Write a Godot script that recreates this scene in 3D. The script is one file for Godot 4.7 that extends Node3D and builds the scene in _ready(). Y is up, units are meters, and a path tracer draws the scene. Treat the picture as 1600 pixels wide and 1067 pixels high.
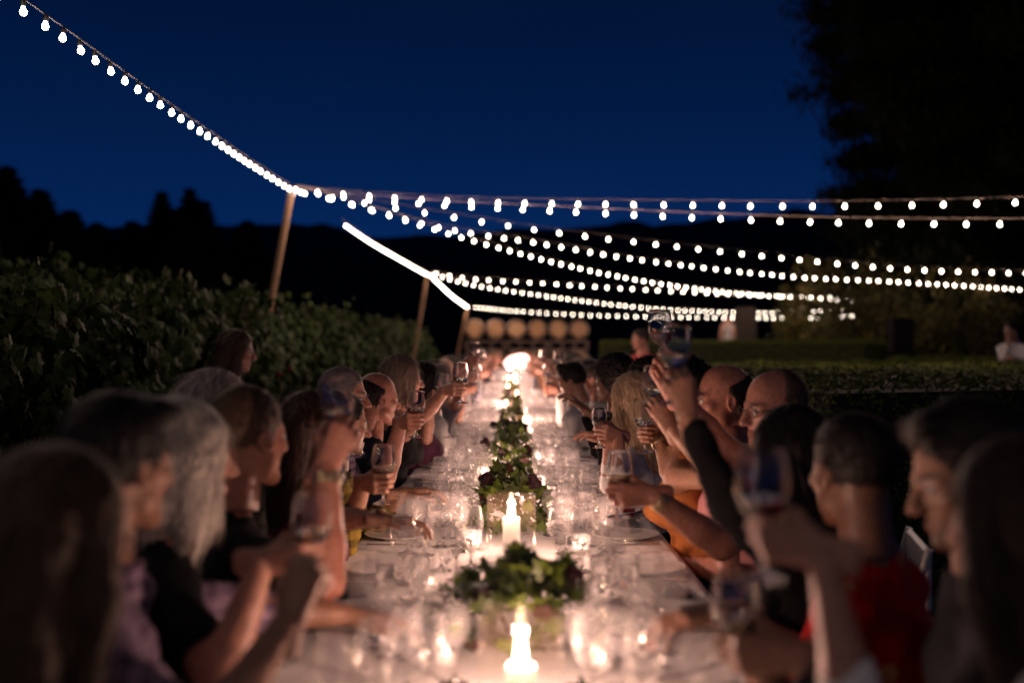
extends Node3D
# A long candle-lit dinner table under string lights at dusk.
const LENS := 1750.0      # focal length in pixels of the 1600 pixel wide photograph
const EYE := 1.47         # height of the camera
const TABLE := 0.75       # height of the tabletop
const HALF := 0.58        # half the table's width

var rng := RandomNumberGenerator.new()
var taken := {}
var mats := {}
var texs := {}
var geos := {}
var dupes := {}

# ------------------------------------------------------------------ meshes
class Geo:
	var v := PackedVector3Array()
	var n := PackedVector3Array()
	var c := PackedColorArray()
	var i := PackedInt32Array()
	var uv := PackedVector2Array()
	func append(g: Geo, t := Transform3D(), tint = null) -> void:
		var base := v.size()
		var flip := t.basis.determinant() < 0.0
		for k in g.v.size():
			v.append(t * g.v[k])
			n.append((t.basis * g.n[k]).normalized())
		if tint != null:
			for k in g.v.size():
				c.append(tint)
		else:
			c.append_array(g.c)
		if flip:
			for k in range(0, g.i.size(), 3):
				i.append(base + g.i[k]); i.append(base + g.i[k + 2]); i.append(base + g.i[k + 1])
		else:
			for k in g.i:
				i.append(base + k)
	func tri(a: Vector3, b: Vector3, d: Vector3, col := Color.WHITE) -> void:   # a, b, d counter-clockwise from outside
		var m := (b - a).cross(d - a).normalized()
		var base := v.size()
		v.append(a); v.append(d); v.append(b)
		for k in 3:
			n.append(m); c.append(col); i.append(base + k)
	func quad(a: Vector3, b: Vector3, d: Vector3, e: Vector3, col := Color.WHITE) -> void:
		tri(a, b, d, col); tri(a, d, e, col)
	func box(lo: Vector3, hi: Vector3, t := Transform3D(), bevel := 0.0) -> void:
		var col := Color.WHITE
		var mid := (lo + hi) * 0.5
		var hs := (hi - lo) * 0.5
		var bv := minf(bevel, minf(hs.x, minf(hs.y, hs.z)) * 0.9)
		for ax in 3:
			for s in [-1.0, 1.0]:
				var u := (ax + 1) % 3
				var w := (ax + 2) % 3
				var p := [Vector3(), Vector3(), Vector3(), Vector3()]
				var sg := [[-1, -1], [1, -1], [1, 1], [-1, 1]]
				for k in 4:
					var q := Vector3()
					q[ax] = s * hs[ax]
					q[u] = sg[k][0] * (hs[u] - bv)
					q[w] = sg[k][1] * (hs[w] - bv)
					p[k] = t * (mid + q)
				if s > 0:
					quad(p[0], p[1], p[2], p[3], col)
				else:
					quad(p[3], p[2], p[1], p[0], col)
				if bv > 0.0:   # chamfers between this face and the next axis' faces
					for s2 in [-1.0, 1.0]:
						var e := [Vector3(), Vector3(), Vector3(), Vector3()]
						for k in 4:
							var q := Vector3()
							var on_a := k == 0 or k == 3
							q[ax] = s * (hs[ax] if on_a else hs[ax] - bv)
							q[u] = s2 * (hs[u] - bv if on_a else hs[u])
							q[w] = (-1.0 if k < 2 else 1.0) * (hs[w] - bv)
							e[k] = t * (mid + q)
						if s * s2 > 0:
							quad(e[0], e[1], e[2], e[3], col)
						else:
							quad(e[3], e[2], e[1], e[0], col)
	func lathe(pts: Array, seg := 20, t := Transform3D(), col := Color.WHITE) -> void:   # [radius, height] from bottom to top, outside facing out
		var base := v.size()
		for k in pts.size():
			var a: Vector2 = Vector2(pts[maxi(k - 1, 0)][0], pts[maxi(k - 1, 0)][1])
			var b: Vector2 = Vector2(pts[mini(k + 1, pts.size() - 1)][0], pts[mini(k + 1, pts.size() - 1)][1])
			var tg := (b - a).normalized()
			for s in seg + 1:
				var an := TAU * s / seg
				v.append(t * Vector3(pts[k][0] * cos(an), pts[k][1], pts[k][0] * sin(an)))
				n.append((t.basis * Vector3(tg.y * cos(an), -tg.x, tg.y * sin(an))).normalized())
				c.append(col)
		for k in pts.size() - 1:
			for s in seg:
				var p := base + k * (seg + 1) + s
				var q := p + seg + 1
				i.append(p); i.append(p + 1); i.append(q)
				i.append(p + 1); i.append(q + 1); i.append(q)
	func tube(pts: Array, r0: float, r1: float, seg := 8, col := Color.WHITE) -> void:
		var base := v.size()
		var count := pts.size()
		var side := Vector3()
		for k in count:
			var tg: Vector3 = (pts[mini(k + 1, count - 1)] - pts[maxi(k - 1, 0)]).normalized()
			if k == 0:
				side = tg.cross(Vector3.UP if absf(tg.y) < 0.9 else Vector3.RIGHT).normalized()
			else:
				side = (side - tg * side.dot(tg)).normalized()
			var up := side.cross(tg)
			var r := lerpf(r0, r1, float(k) / (count - 1))
			for s in seg:
				var an := TAU * s / seg
				var d := side * cos(an) + up * sin(an)
				v.append(pts[k] + d * r); n.append(d); c.append(col)
		for k in count - 1:
			for s in seg:
				var p := base + k * seg + s
				var p2 := base + k * seg + (s + 1) % seg
				i.append(p); i.append(p2); i.append(p + seg)
				i.append(p2); i.append(p2 + seg); i.append(p + seg)
		for e in [0, count - 1]:   # caps
			var cb := v.size()
			var d: Vector3 = (pts[0] - pts[1]).normalized() if e == 0 else (pts[count - 1] - pts[count - 2]).normalized()
			for s in seg:
				v.append(v[base + e * seg + s]); n.append(d); c.append(col)
			for s in range(1, seg - 1):
				i.append(cb)
				if e == 0:
					i.append(cb + s + 1); i.append(cb + s)
				else:
					i.append(cb + s); i.append(cb + s + 1)
	func ball(at: Vector3, r: Vector3, seg := 12, rings := 8, col := Color.WHITE) -> void:
		var pts := []
		for k in rings + 1:
			var a := PI * k / rings - PI / 2
			pts.append([maxf(cos(a), 0.001), sin(a)])
		lathe(pts, seg, Transform3D(Basis.from_scale(r), at), col)
	func mesh(m: Material) -> ArrayMesh:
		var am := ArrayMesh.new()
		more(am, m)
		return am
	func more(am: ArrayMesh, m: Material) -> void:   # as a further surface of that mesh
		var a := []
		a.resize(Mesh.ARRAY_MAX)
		a[Mesh.ARRAY_VERTEX] = v
		a[Mesh.ARRAY_NORMAL] = n
		if c.size() == v.size():
			a[Mesh.ARRAY_COLOR] = c
		if uv.size() == v.size() and uv.size() > 0:
			a[Mesh.ARRAY_TEX_UV] = uv
		a[Mesh.ARRAY_INDEX] = i
		am.add_surface_from_arrays(Mesh.PRIMITIVE_TRIANGLES, a)
		am.surface_set_material(am.get_surface_count() - 1, m)

# a distance field on a grid: limbs join by smooth minimum, then surface nets
class Field:
	var o: Vector3
	var h: float
	var nx: int
	var ny: int
	var nz: int
	var d := PackedFloat32Array()
	func _init(lo: Vector3, hi: Vector3, cell: float) -> void:
		o = lo; h = cell
		nx = int(ceil((hi.x - lo.x) / cell)) + 1
		ny = int(ceil((hi.y - lo.y) / cell)) + 1
		nz = int(ceil((hi.z - lo.z) / cell)) + 1
		d.resize(nx * ny * nz)
		d.fill(1.0)
	func span(lo: Vector3, hi: Vector3) -> PackedInt32Array:
		var a := (lo - o) / h
		var b := (hi - o) / h
		return PackedInt32Array([clampi(int(floor(a.x)), 0, nx - 1), clampi(int(ceil(b.x)), 0, nx - 1), clampi(int(floor(a.y)), 0, ny - 1), clampi(int(ceil(b.y)), 0, ny - 1), clampi(int(floor(a.z)), 0, nz - 1), clampi(int(ceil(b.z)), 0, nz - 1)])
	func cap(a: Vector3, b: Vector3, ra: float, rb: float, k: float) -> void:
		var m := maxf(ra, rb) + k + 2.0 * h
		var s := span(a.min(b) - Vector3(m, m, m), a.max(b) + Vector3(m, m, m))
		var ba := b - a
		var inv := 1.0 / maxf(ba.dot(ba), 1e-9)
		var dr := rb - ra
		for z in range(s[4], s[5] + 1):
			for y in range(s[2], s[3] + 1):
				var at := (z * ny + y) * nx
				for x in range(s[0], s[1] + 1):
					var pa := Vector3(o.x + x * h - a.x, o.y + y * h - a.y, o.z + z * h - a.z)
					var t := clampf(pa.dot(ba) * inv, 0.0, 1.0)
					var e := (pa - ba * t).length() - ra - dr * t
					var w := d[at + x]
					var q := k - absf(e - w)
					if q > 0.0:
						d[at + x] = minf(e, w) - q * q / (4.0 * k)
					elif e < w:
						d[at + x] = e
	func ell(at0: Vector3, r: Vector3, k: float, turn := Basis.IDENTITY, take := false) -> void:
		var m := maxf(r.x, maxf(r.y, r.z)) + k + 2.0 * h
		var s := span(at0 - Vector3(m, m, m), at0 + Vector3(m, m, m))
		var back := turn.transposed()
		var plain := turn == Basis.IDENTITY
		for z in range(s[4], s[5] + 1):
			for y in range(s[2], s[3] + 1):
				var at := (z * ny + y) * nx
				for x in range(s[0], s[1] + 1):
					var p := Vector3(o.x + x * h - at0.x, o.y + y * h - at0.y, o.z + z * h - at0.z)
					if not plain:
						p = back * p
					var k0 := (p / r).length()
					var e := k0 * (k0 - 1.0) / maxf((p / (r * r)).length(), 1e-6)
					if k0 < 0.05:
						e = -minf(r.x, minf(r.y, r.z))
					var w := d[at + x]
					if take:
						e = -e
						var q := k - absf(e - w)
						d[at + x] = maxf(e, w) + (q * q / (4.0 * k) if q > 0.0 else 0.0)
					else:
						var q := k - absf(e - w)
						d[at + x] = minf(e, w) - (q * q / (4.0 * k) if q > 0.0 else 0.0)
	func cut(nrm: Vector3, off: float, centre := Vector3(), reach := 100.0) -> void:   # takes away where nrm.p > off, within reach of centre
		for z in nz:
			for y in ny:
				var at := (z * ny + y) * nx
				for x in nx:
					var w := d[at + x]
					if w < 0.2:
						var p := Vector3(o.x + x * h, o.y + y * h, o.z + z * h)
						if reach > 50.0 or (p - centre).length() < reach:
							d[at + x] = maxf(w, nrm.dot(p) - off)
	func mesh() -> Geo:
		var g := Geo.new()
		var cell := PackedInt32Array()
		cell.resize(d.size())
		cell.fill(-1)
		var sum := PackedVector3Array()
		var cnt := PackedFloat32Array()
		var sy := nx
		var sz := nx * ny
		var step := [1, sy, sz]
		var quads := PackedInt32Array()
		for z in range(1, nz - 1):
			for y in range(1, ny - 1):
				var row := z * sz + y * sy
				for x in range(1, nx - 1):
					var at := row + x
					var a := d[at]
					if a > 0.15:
						continue
					for ax in 3:
						var b := d[at + step[ax]]
						if (a < 0.0) == (b < 0.0):
							continue
						var t := a / (a - b)
						var p := Vector3(x, y, z)
						p[ax] += t
						var su: int = step[(ax + 1) % 3]
						var sw: int = step[(ax + 2) % 3]
						var four := [at - su - sw, at - sw, at, at - su]
						for f in four:
							var id := cell[f]
							if id < 0:
								id = sum.size()
								cell[f] = id
								sum.append(Vector3()); cnt.append(0.0)
							sum[id] += p
							cnt[id] += 1.0
							quads.append(id)
						quads.append(1 if a < 0.0 else 0)
		g.v.resize(sum.size())
		g.n.resize(sum.size())
		g.c.resize(sum.size())
		for k in sum.size():
			g.v[k] = o + sum[k] / cnt[k] * h
			g.c[k] = Color.WHITE
		for k in range(0, quads.size(), 5):
			var q := [quads[k], quads[k + 1], quads[k + 2], quads[k + 3]]
			if quads[k + 4] == 0:
				q.reverse()
			# q is counter-clockwise from outside
			var nn := (g.v[q[2]] - g.v[q[0]]).cross(g.v[q[3]] - g.v[q[1]])
			for f in 4:
				g.n[q[f]] += nn
			g.i.append_array(PackedInt32Array([q[0], q[2], q[1], q[0], q[3], q[2]]))
		for k in g.n.size():
			g.n[k] = g.n[k].normalized()
		return g

# ------------------------------------------------------------------ scene helpers
func numbered(called: String) -> String:
	var k: int = taken.get(called, 0)
	taken[called] = k + 1
	return called if k == 0 else "%s_%03d" % [called, k]

func tag(o: Node, label: String, category: String, group := "") -> Node:
	o.set_meta("label", label)
	o.set_meta("category", category)
	if group:
		o.set_meta("group", group)
	return o

func thing(called: String, label: String, category: String, at := Vector3(), group := "") -> Node3D:
	var t := Node3D.new()
	t.name = numbered(called)
	add_child(t)
	t.position = at
	tag(t, label, category, group)
	return t

func part(called: String, m: Mesh, under: Node, at := Vector3()) -> MeshInstance3D:
	var o := MeshInstance3D.new()
	o.mesh = m
	o.name = called
	under.add_child(o, true)
	o.position = at
	return o

func single(called: String, m: Mesh, label: String, category: String, at := Vector3(), group := "") -> MeshInstance3D:
	var o := MeshInstance3D.new()
	o.mesh = m
	o.name = numbered(called)
	add_child(o)
	o.position = at
	tag(o, label, category, group)
	return o

func structure(called: String, m: Mesh, at := Vector3()) -> MeshInstance3D:
	var o := MeshInstance3D.new()
	o.mesh = m
	o.name = numbered(called)
	add_child(o)
	o.position = at
	o.set_meta("kind", "structure")
	return o

func copy_of(o: Node3D, label := "", group := "") -> Node3D:
	var c: Node3D = o.duplicate()
	c.name = numbered(str(o.name).rstrip("0123456789").trim_suffix("_"))
	add_child(c)
	if label:
		c.set_meta("label", label)
	if group:
		c.set_meta("group", group)
	return c

func scatter(called: String, m: Mesh, places: Array, colors: Array, under: Node) -> MultiMeshInstance3D:
	var mm := MultiMesh.new()
	mm.transform_format = MultiMesh.TRANSFORM_3D
	mm.use_colors = colors.size() > 0
	mm.mesh = m
	mm.instance_count = places.size()
	for k in places.size():
		mm.set_instance_transform(k, places[k])
		if colors.size():
			mm.set_instance_color(k, colors[k])
	var o := MultiMeshInstance3D.new()
	o.multimesh = mm
	o.name = called
	under.add_child(o, true)
	return o

func spot(px: float, py: float, depth: float) -> Vector3:   # where a point of the photograph stands at that distance
	return Vector3((px - 800.0) * depth / LENS, EYE - (py - 545.0) * depth / LENS, -depth)

func lin(r: float, g: float, b: float) -> Color:
	return Color(r, g, b).linear_to_srgb()

func mat(key: String, col: Color, rough := 0.7, more := {}) -> StandardMaterial3D:   # col is a linear base colour
	if mats.has(key):
		return mats[key]
	var m := StandardMaterial3D.new()
	m.resource_name = key
	m.albedo_color = Color(col.r, col.g, col.b).linear_to_srgb()
	m.albedo_color.a = col.a
	m.roughness = rough
	for k in more:
		m.set(k, more[k])
	mats[key] = m
	return m

func noise_tex(key: String, freq: float, as_normal: bool, lo := 0.0, hi := 1.0, stretch := 1.0, size := 256) -> Texture2D:
	if texs.has(key):
		return texs[key]
	var n := FastNoiseLite.new()
	n.seed = hash(key) % 1000
	n.frequency = freq
	n.fractal_octaves = 4
	var im := Image.create(size, size, false, Image.FORMAT_RGB8)
	for y in size:
		for x in size:
			# wraps round: noise on two circles
			var a := TAU * x / size
			var b := TAU * y / size
			var q := 0.5 + 0.5 * n.get_noise_3d(cos(a) * 40.0 + sin(b) * 40.0 * stretch, sin(a) * 40.0, cos(b) * 40.0 * stretch)
			var w := clampf(lerpf(lo, hi, clampf((q - 0.5) * 1.8 + 0.5, 0.0, 1.0)), 0.0, 1.0)
			im.set_pixel(x, y, Color(w, w, w))
	if as_normal:
		im.bump_map_to_normal_map(4.0)
	texs[key] = ImageTexture.create_from_image(im)
	return texs[key]

func triplanar(m: StandardMaterial3D, scale: Vector3, normal: Texture2D, strength := 1.0, albedo: Texture2D = null) -> StandardMaterial3D:
	m.uv1_triplanar = true
	m.uv1_scale = scale
	if normal:
		m.normal_enabled = true
		m.normal_texture = normal
		m.normal_scale = strength
	if albedo:
		m.albedo_texture = albedo
	return m

# ------------------------------------------------------------------ people
func head_shape(sex: String) -> Geo:   # face towards +z, origin in the middle of the head; red, green and blue weigh lips, brows and beard
	var key := "head_" + sex
	if geos.has(key):
		return geos[key]
	var man := sex != "woman"
	var f := Field.new(Vector3(-0.105, -0.175, -0.125), Vector3(0.105, 0.14, 0.13), 0.005)
	f.ell(Vector3(0, 0.030, -0.014), Vector3(0.076, 0.092, 0.098), 0.01)
	f.ell(Vector3(0, -0.030, 0.020), Vector3(0.064 if man else 0.060, 0.085, 0.072), 0.03)
	for s in [-1.0, 1.0]:
		f.cap(Vector3(0.044 * s, -0.066, 0.016), Vector3(0.006 * s, -0.098, 0.070), 0.025 if man else 0.020, 0.018 if man else 0.015, 0.025)
		f.ell(Vector3(0.045 * s, -0.018, 0.060), Vector3(0.022, 0.018, 0.018), 0.02)
	f.ell(Vector3(0, -0.103, 0.076), Vector3(0.021 if man else 0.015, 0.016, 0.016), 0.015)
	for s in [-1.0, 1.0]:
		f.ell(Vector3(0.032 * s, 0.003, 0.094), Vector3(0.019, 0.013, 0.017), 0.012, Basis.IDENTITY, true)
		f.cap(Vector3(0.012 * s, 0.021, 0.085), Vector3(0.046 * s, 0.020, 0.066), 0.010 if man else 0.007, 0.008, 0.012)
		f.cap(Vector3(0.019 * s, 0.011, 0.082), Vector3(0.045 * s, 0.009, 0.072), 0.006, 0.005, 0.006)     # upper lid
		f.cap(Vector3(0.021 * s, -0.010, 0.082), Vector3(0.044 * s, -0.008, 0.073), 0.005, 0.004, 0.006)   # lower lid
	f.cap(Vector3(0, 0.014, 0.087), Vector3(0, -0.030, 0.113), 0.0085, 0.0125, 0.010)
	for s in [-1.0, 1.0]:
		f.ell(Vector3(0.011 * s, -0.034, 0.101), Vector3(0.009, 0.008, 0.010), 0.007)
		f.cap(Vector3(0, -0.065, 0.092), Vector3(0.021 * s, -0.068, 0.082), 0.0070, 0.004, 0.005)
		f.cap(Vector3(0, -0.076, 0.090), Vector3(0.018 * s, -0.073, 0.081), 0.0078, 0.004, 0.005)
		var tilt := Basis.from_euler(Vector3(-0.2, 0.35 * s, 0))
		f.ell(Vector3(0.079 * s, -0.006, -0.012), Vector3(0.010, 0.033, 0.020), 0.006, tilt)
		f.ell(Vector3(0.088 * s, -0.004, -0.006), Vector3(0.007, 0.020, 0.011), 0.004, tilt, true)
	f.cap(Vector3(0, -0.05, -0.035), Vector3(0, -0.20, -0.055), 0.054 if man else 0.044, 0.058 if man else 0.047, 0.025)
	var g := f.mesh()
	for k in g.v.size():
		var p := g.v[k]
		var lips := clampf(1.6 - Vector3(p.x / 0.021, (p.y + 0.070) / 0.0105, (p.z - 0.095) / 0.022).length(), 0, 1)
		var brow := clampf((1.35 - Vector3((absf(p.x) - 0.030) / 0.021, (p.y - 0.026 + absf(absf(p.x) - 0.034) * 0.25) / 0.006, (p.z - 0.085) / 0.03).length()) * 2.0, 0, 1)
		var beard := clampf((-0.045 - p.y) * 30.0, 0, 1) * clampf((p.z + 0.0) * 40.0, 0, 1) * (1.0 - lips) if man else 0.0
		g.c[k] = Color(lips, brow, beard)
	for s in [-1.0, 1.0]:   # eyeballs, marked by alpha
		var e := Geo.new()
		e.ball(Vector3(), Vector3(0.0125, 0.0125, 0.0125), 16, 12)
		for k in e.v.size():
			var dir := e.v[k].normalized()
			e.c[k] = Color(0, 0, 0, 0.0 if dir.z < 0.90 else 0.5)
		g.append(e, Transform3D(Basis(), Vector3(0.032 * s, 0.002, 0.0775)))
	geos[key] = g
	return g

func hand_shape(kind: String) -> Geo:   # a right hand: wrist at the origin, fingers along +y, palm to +z, thumb to +x
	var key := "hand_" + kind
	if geos.has(key):
		return geos[key]
	var f := Field.new(Vector3(-0.06, -0.07, -0.035), Vector3(0.085, 0.205, 0.095), 0.0036)
	f.cap(Vector3(-0.010, -0.05, 0), Vector3(-0.008, 0.01, 0), 0.021, 0.018, 0.01)
	f.cap(Vector3(0.010, -0.05, 0), Vector3(0.010, 0.01, 0), 0.021, 0.018, 0.01)
	var root := [Vector3(0.028, 0.090, 0), Vector3(0.010, 0.094, -0.002), Vector3(-0.009, 0.090, 0), Vector3(-0.026, 0.080, 0.003)]
	var size := [0.94, 1.04, 0.97, 0.78]
	var bend: Array = {"grip": [50.0, 72.0, 45.0], "rest": [18.0, 30.0, 22.0], "fist": [70.0, 90.0, 50.0]}[kind]
	for k in 4:
		f.cap(Vector3(0.014 - 0.009 * k, 0.004, 0), root[k], 0.015, 0.0118 - 0.0006 * k, 0.012)
	f.ell(Vector3(0.022, 0.035, 0.012), Vector3(0.017, 0.030, 0.015), 0.012)
	for k in 4:
		var p: Vector3 = root[k]
		var a := 0.0
		var r := 0.0098 - 0.0004 * k
		for j in 3:
			a += deg_to_rad(bend[j] + 4.0 * k * (1.0 if j == 0 else 0.0))
			var q: Vector3 = p + Vector3((1.5 - k) * 0.0022, cos(a), sin(a)) * ([0.046, 0.028, 0.022][j] * size[k])
			f.cap(p, q, r, r - 0.0009, 0.0035)
			p = q
			r -= 0.0008
	var th := [Vector3(0.020, 0.018, 0.006), Vector3(0.046, 0.050, 0.022), Vector3(0.044, 0.078, 0.040), Vector3(0.028, 0.096, 0.052)]
	if kind == "rest":
		th = [Vector3(0.020, 0.018, 0.006), Vector3(0.050, 0.050, 0.014), Vector3(0.060, 0.080, 0.022), Vector3(0.060, 0.104, 0.028)]
	for j in 3:
		f.cap(th[j], th[j + 1], 0.0135 - 0.0012 * j, 0.0122 - 0.0013 * j, 0.006)
	geos[key] = f.mesh()
	return geos[key]

func hair_shape(style: String) -> Geo:   # same axes as the head
	var key := "hair_" + style
	if geos.has(key):
		return geos[key]
	var f := Field.new(Vector3(-0.15, -0.36, -0.20), Vector3(0.15, 0.17, 0.13), 0.007)
	var rough := 0.004
	match style:
		"short", "short_thick":
			var t := 0.006 if style == "short_thick" else 0.0
			f.ell(Vector3(0, 0.040 + t, -0.018), Vector3(0.083 + t, 0.093 + t, 0.104 + t), 0.01)
			f.cut(Vector3(0, -0.55, 0.83), 0.020)
			f.cut(Vector3(0, -1.0, -0.35), 0.085)
			if style == "short_thick":
				f.cap(Vector3(-0.045, 0.105, 0.055), Vector3(0.04, 0.115, 0.050), 0.024, 0.028, 0.02)
		"ring":   # bald above, hair round the sides and the back
			f.ell(Vector3(0, 0.026, -0.018), Vector3(0.083, 0.094, 0.102), 0.01)
			f.cut(Vector3(0, 0.92, 0.40), 0.040)
			f.cut(Vector3(0, -0.30, 0.95), -0.012)
			f.cut(Vector3(0, -1.0, -0.35), 0.085)
		"receding":
			f.ell(Vector3(0, 0.036, -0.020), Vector3(0.082, 0.091, 0.102), 0.01)
			f.cut(Vector3(0, 0.30, 0.95), 0.005)
			f.cut(Vector3(0, -1.0, -0.35), 0.085)
		"long", "long_wavy":
			f.ell(Vector3(0, 0.040, -0.018), Vector3(0.090, 0.098, 0.108), 0.01)
			f.cut(Vector3(0, -0.5, 0.86), 0.028)
			for s in [-1.0, 1.0]:
				f.cap(Vector3(0.070 * s, 0.055, 0.015), Vector3(0.082 * s, -0.10, 0.012), 0.030, 0.032, 0.03)
				f.cap(Vector3(0.082 * s, -0.10, 0.012), Vector3(0.070 * s, -0.245, 0.0), 0.032, 0.026, 0.03)
				f.cap(Vector3(0.055 * s, 0.02, -0.07), Vector3(0.055 * s, -0.27, -0.085), 0.050, 0.045, 0.03)
			f.cap(Vector3(0, 0.02, -0.075), Vector3(0, -0.29, -0.10), 0.055, 0.045, 0.03)
			rough = 0.007 if style == "long_wavy" else 0.005
		"curtain":   # straight, to the shoulder, hiding the cheek
			f.ell(Vector3(0, 0.040, -0.020), Vector3(0.092, 0.102, 0.110), 0.01)
			f.cut(Vector3(0, -0.45, 0.89), 0.045)
			for s in [-1.0, 1.0]:
				f.cap(Vector3(0.070 * s, 0.06, 0.040), Vector3(0.080 * s, -0.13, 0.045), 0.028, 0.024, 0.03)
				f.cap(Vector3(0.076 * s, 0.03, 0.0), Vector3(0.086 * s, -0.15, 0.0), 0.034, 0.030, 0.03)
			f.ell(Vector3(0, -0.05, -0.055), Vector3(0.096, 0.135, 0.075), 0.03)
			rough = 0.002
		"bob":
			f.ell(Vector3(0, 0.040, -0.020), Vector3(0.094, 0.102, 0.112), 0.01)
			f.cut(Vector3(0, -0.5, 0.86), 0.028)
			for s in [-1.0, 1.0]:
				f.cap(Vector3(0.072 * s, 0.05, 0.012), Vector3(0.086 * s, -0.085, 0.010), 0.032, 0.030, 0.03)
			f.ell(Vector3(0, -0.02, -0.045), Vector3(0.096, 0.125, 0.085), 0.03)
			rough = 0.008
		"round":   # full curls
			f.ell(Vector3(0, 0.050, -0.028), Vector3(0.115, 0.112, 0.122), 0.01)
			f.ell(Vector3(0, -0.03, -0.055), Vector3(0.105, 0.075, 0.085), 0.03)
			f.cut(Vector3(0, -0.5, 0.86), 0.034)
			rough = 0.016
		"tied":   # drawn back into a tail
			f.ell(Vector3(0, 0.038, -0.018), Vector3(0.083, 0.093, 0.104), 0.01)
			f.cut(Vector3(0, -0.55, 0.83), 0.020)
			f.cut(Vector3(0, -1.0, -0.35), 0.085)
			f.ell(Vector3(0, 0.04, -0.125), Vector3(0.028, 0.028, 0.024), 0.015)
			f.cap(Vector3(0, 0.035, -0.14), Vector3(0, -0.06, -0.165), 0.026, 0.034, 0.015)
			f.cap(Vector3(0, -0.06, -0.165), Vector3(0, -0.24, -0.14), 0.034, 0.016, 0.015)
	var g := f.mesh()
	var n := FastNoiseLite.new()
	n.seed = 7
	n.frequency = 22.0
	for k in g.v.size():
		var p := g.v[k]
		var q := n.get_noise_3d(p.x * 2.6, p.y * (0.35 if style != "round" else 2.2), p.z * 2.6) + 0.4 * n.get_noise_3d(p.x * 6.0, p.y * 1.1 + 3.0, p.z * 6.0)
		g.v[k] = p + g.n[k] * q * rough
	# normals again after the strands
	var nn := PackedVector3Array()
	nn.resize(g.v.size())
	for k in range(0, g.i.size(), 3):
		var m := (g.v[g.i[k + 2]] - g.v[g.i[k]]).cross(g.v[g.i[k + 1]] - g.v[g.i[k]])
		for j in 3:
			nn[g.i[k + j]] += m
	for k in nn.size():
		g.n[k] = nn[k].normalized()
	# strands: thin blades that follow the fall of the hair and break its outline
	var r := RandomNumberGenerator.new()
	r.seed = hash(key)
	for k in g.v.size():
		g.c[k] = Color(1, 1, 1) * (0.72 + 0.2 * n.get_noise_3d(g.v[k].x * 3.0, g.v[k].y * 0.4, g.v[k].z * 3.0))
	var tris := g.i.size() / 3
	var stray := 0.05 if style == "curtain" else 0.14
	var lengths: float = {"short": 0.020, "short_thick": 0.028, "ring": 0.018, "receding": 0.018, "round": 0.024}.get(style, 0.075)
	for k in 1500:
		var q := 3 * r.randi_range(0, tris - 1)
		var p := g.v[g.i[q]]
		var up := g.n[g.i[q]]
		var fall := Vector3(0, -1, -0.25) if lengths > 0.03 else Vector3(0, -0.55, -0.8 if p.y > 0.06 else -0.25)
		if lengths < 0.03 and p.z > 0.03 and p.y > 0.08:
			fall = Vector3(0.4 * signf(p.x), 0.1, 0.6)
		if style == "round":
			fall = Vector3(r.randfn(), r.randfn(), r.randfn())
		var t := (fall - up * fall.dot(up)).normalized() + Vector3(r.randfn(), r.randfn(), r.randfn()) * stray
		var ln := lengths * r.randf_range(0.5, 1.3)
		var lift := up * ln * r.randf_range(0.02, 0.22 if lengths < 0.03 else 0.10)
		var side := t.cross(up).normalized() * r.randf_range(0.0010, 0.0022)
		var c := Color(1, 1, 1) * r.randf_range(0.5, 1.25)
		var p1 := p + up * 0.001
		var p2 := p + t * ln * 0.5 + lift * 0.7
		var p3 := p + t * ln + lift * 0.9
		g.quad(p1 - side, p1 + side, p2 + side, p2 - side, c)
		g.tri(p2 - side, p2 + side, p3, c)
	geos[key] = g
	return g

func frame(y: Vector3, x: Vector3) -> Basis:   # a basis with that y, its x near the given one
	y = y.normalized()
	x = (x - y * x.dot(y)).normalized()
	return Basis(x, y, x.cross(y))

func elbow_of(a: Vector3, w: Vector3, l1: float, l2: float, hint: Vector3) -> Vector3:
	var d := w - a
	var dist := minf(d.length(), (l1 + l2) * 0.999)
	var dir := d.normalized()
	var t := (l1 * l1 - l2 * l2 + dist * dist) / (2.0 * dist)
	var hgt := sqrt(maxf(l1 * l1 - t * t, 0.0))
	var out := (hint - dir * hint.dot(dir)).normalized()
	return a + dir * t + out * hgt

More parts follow.
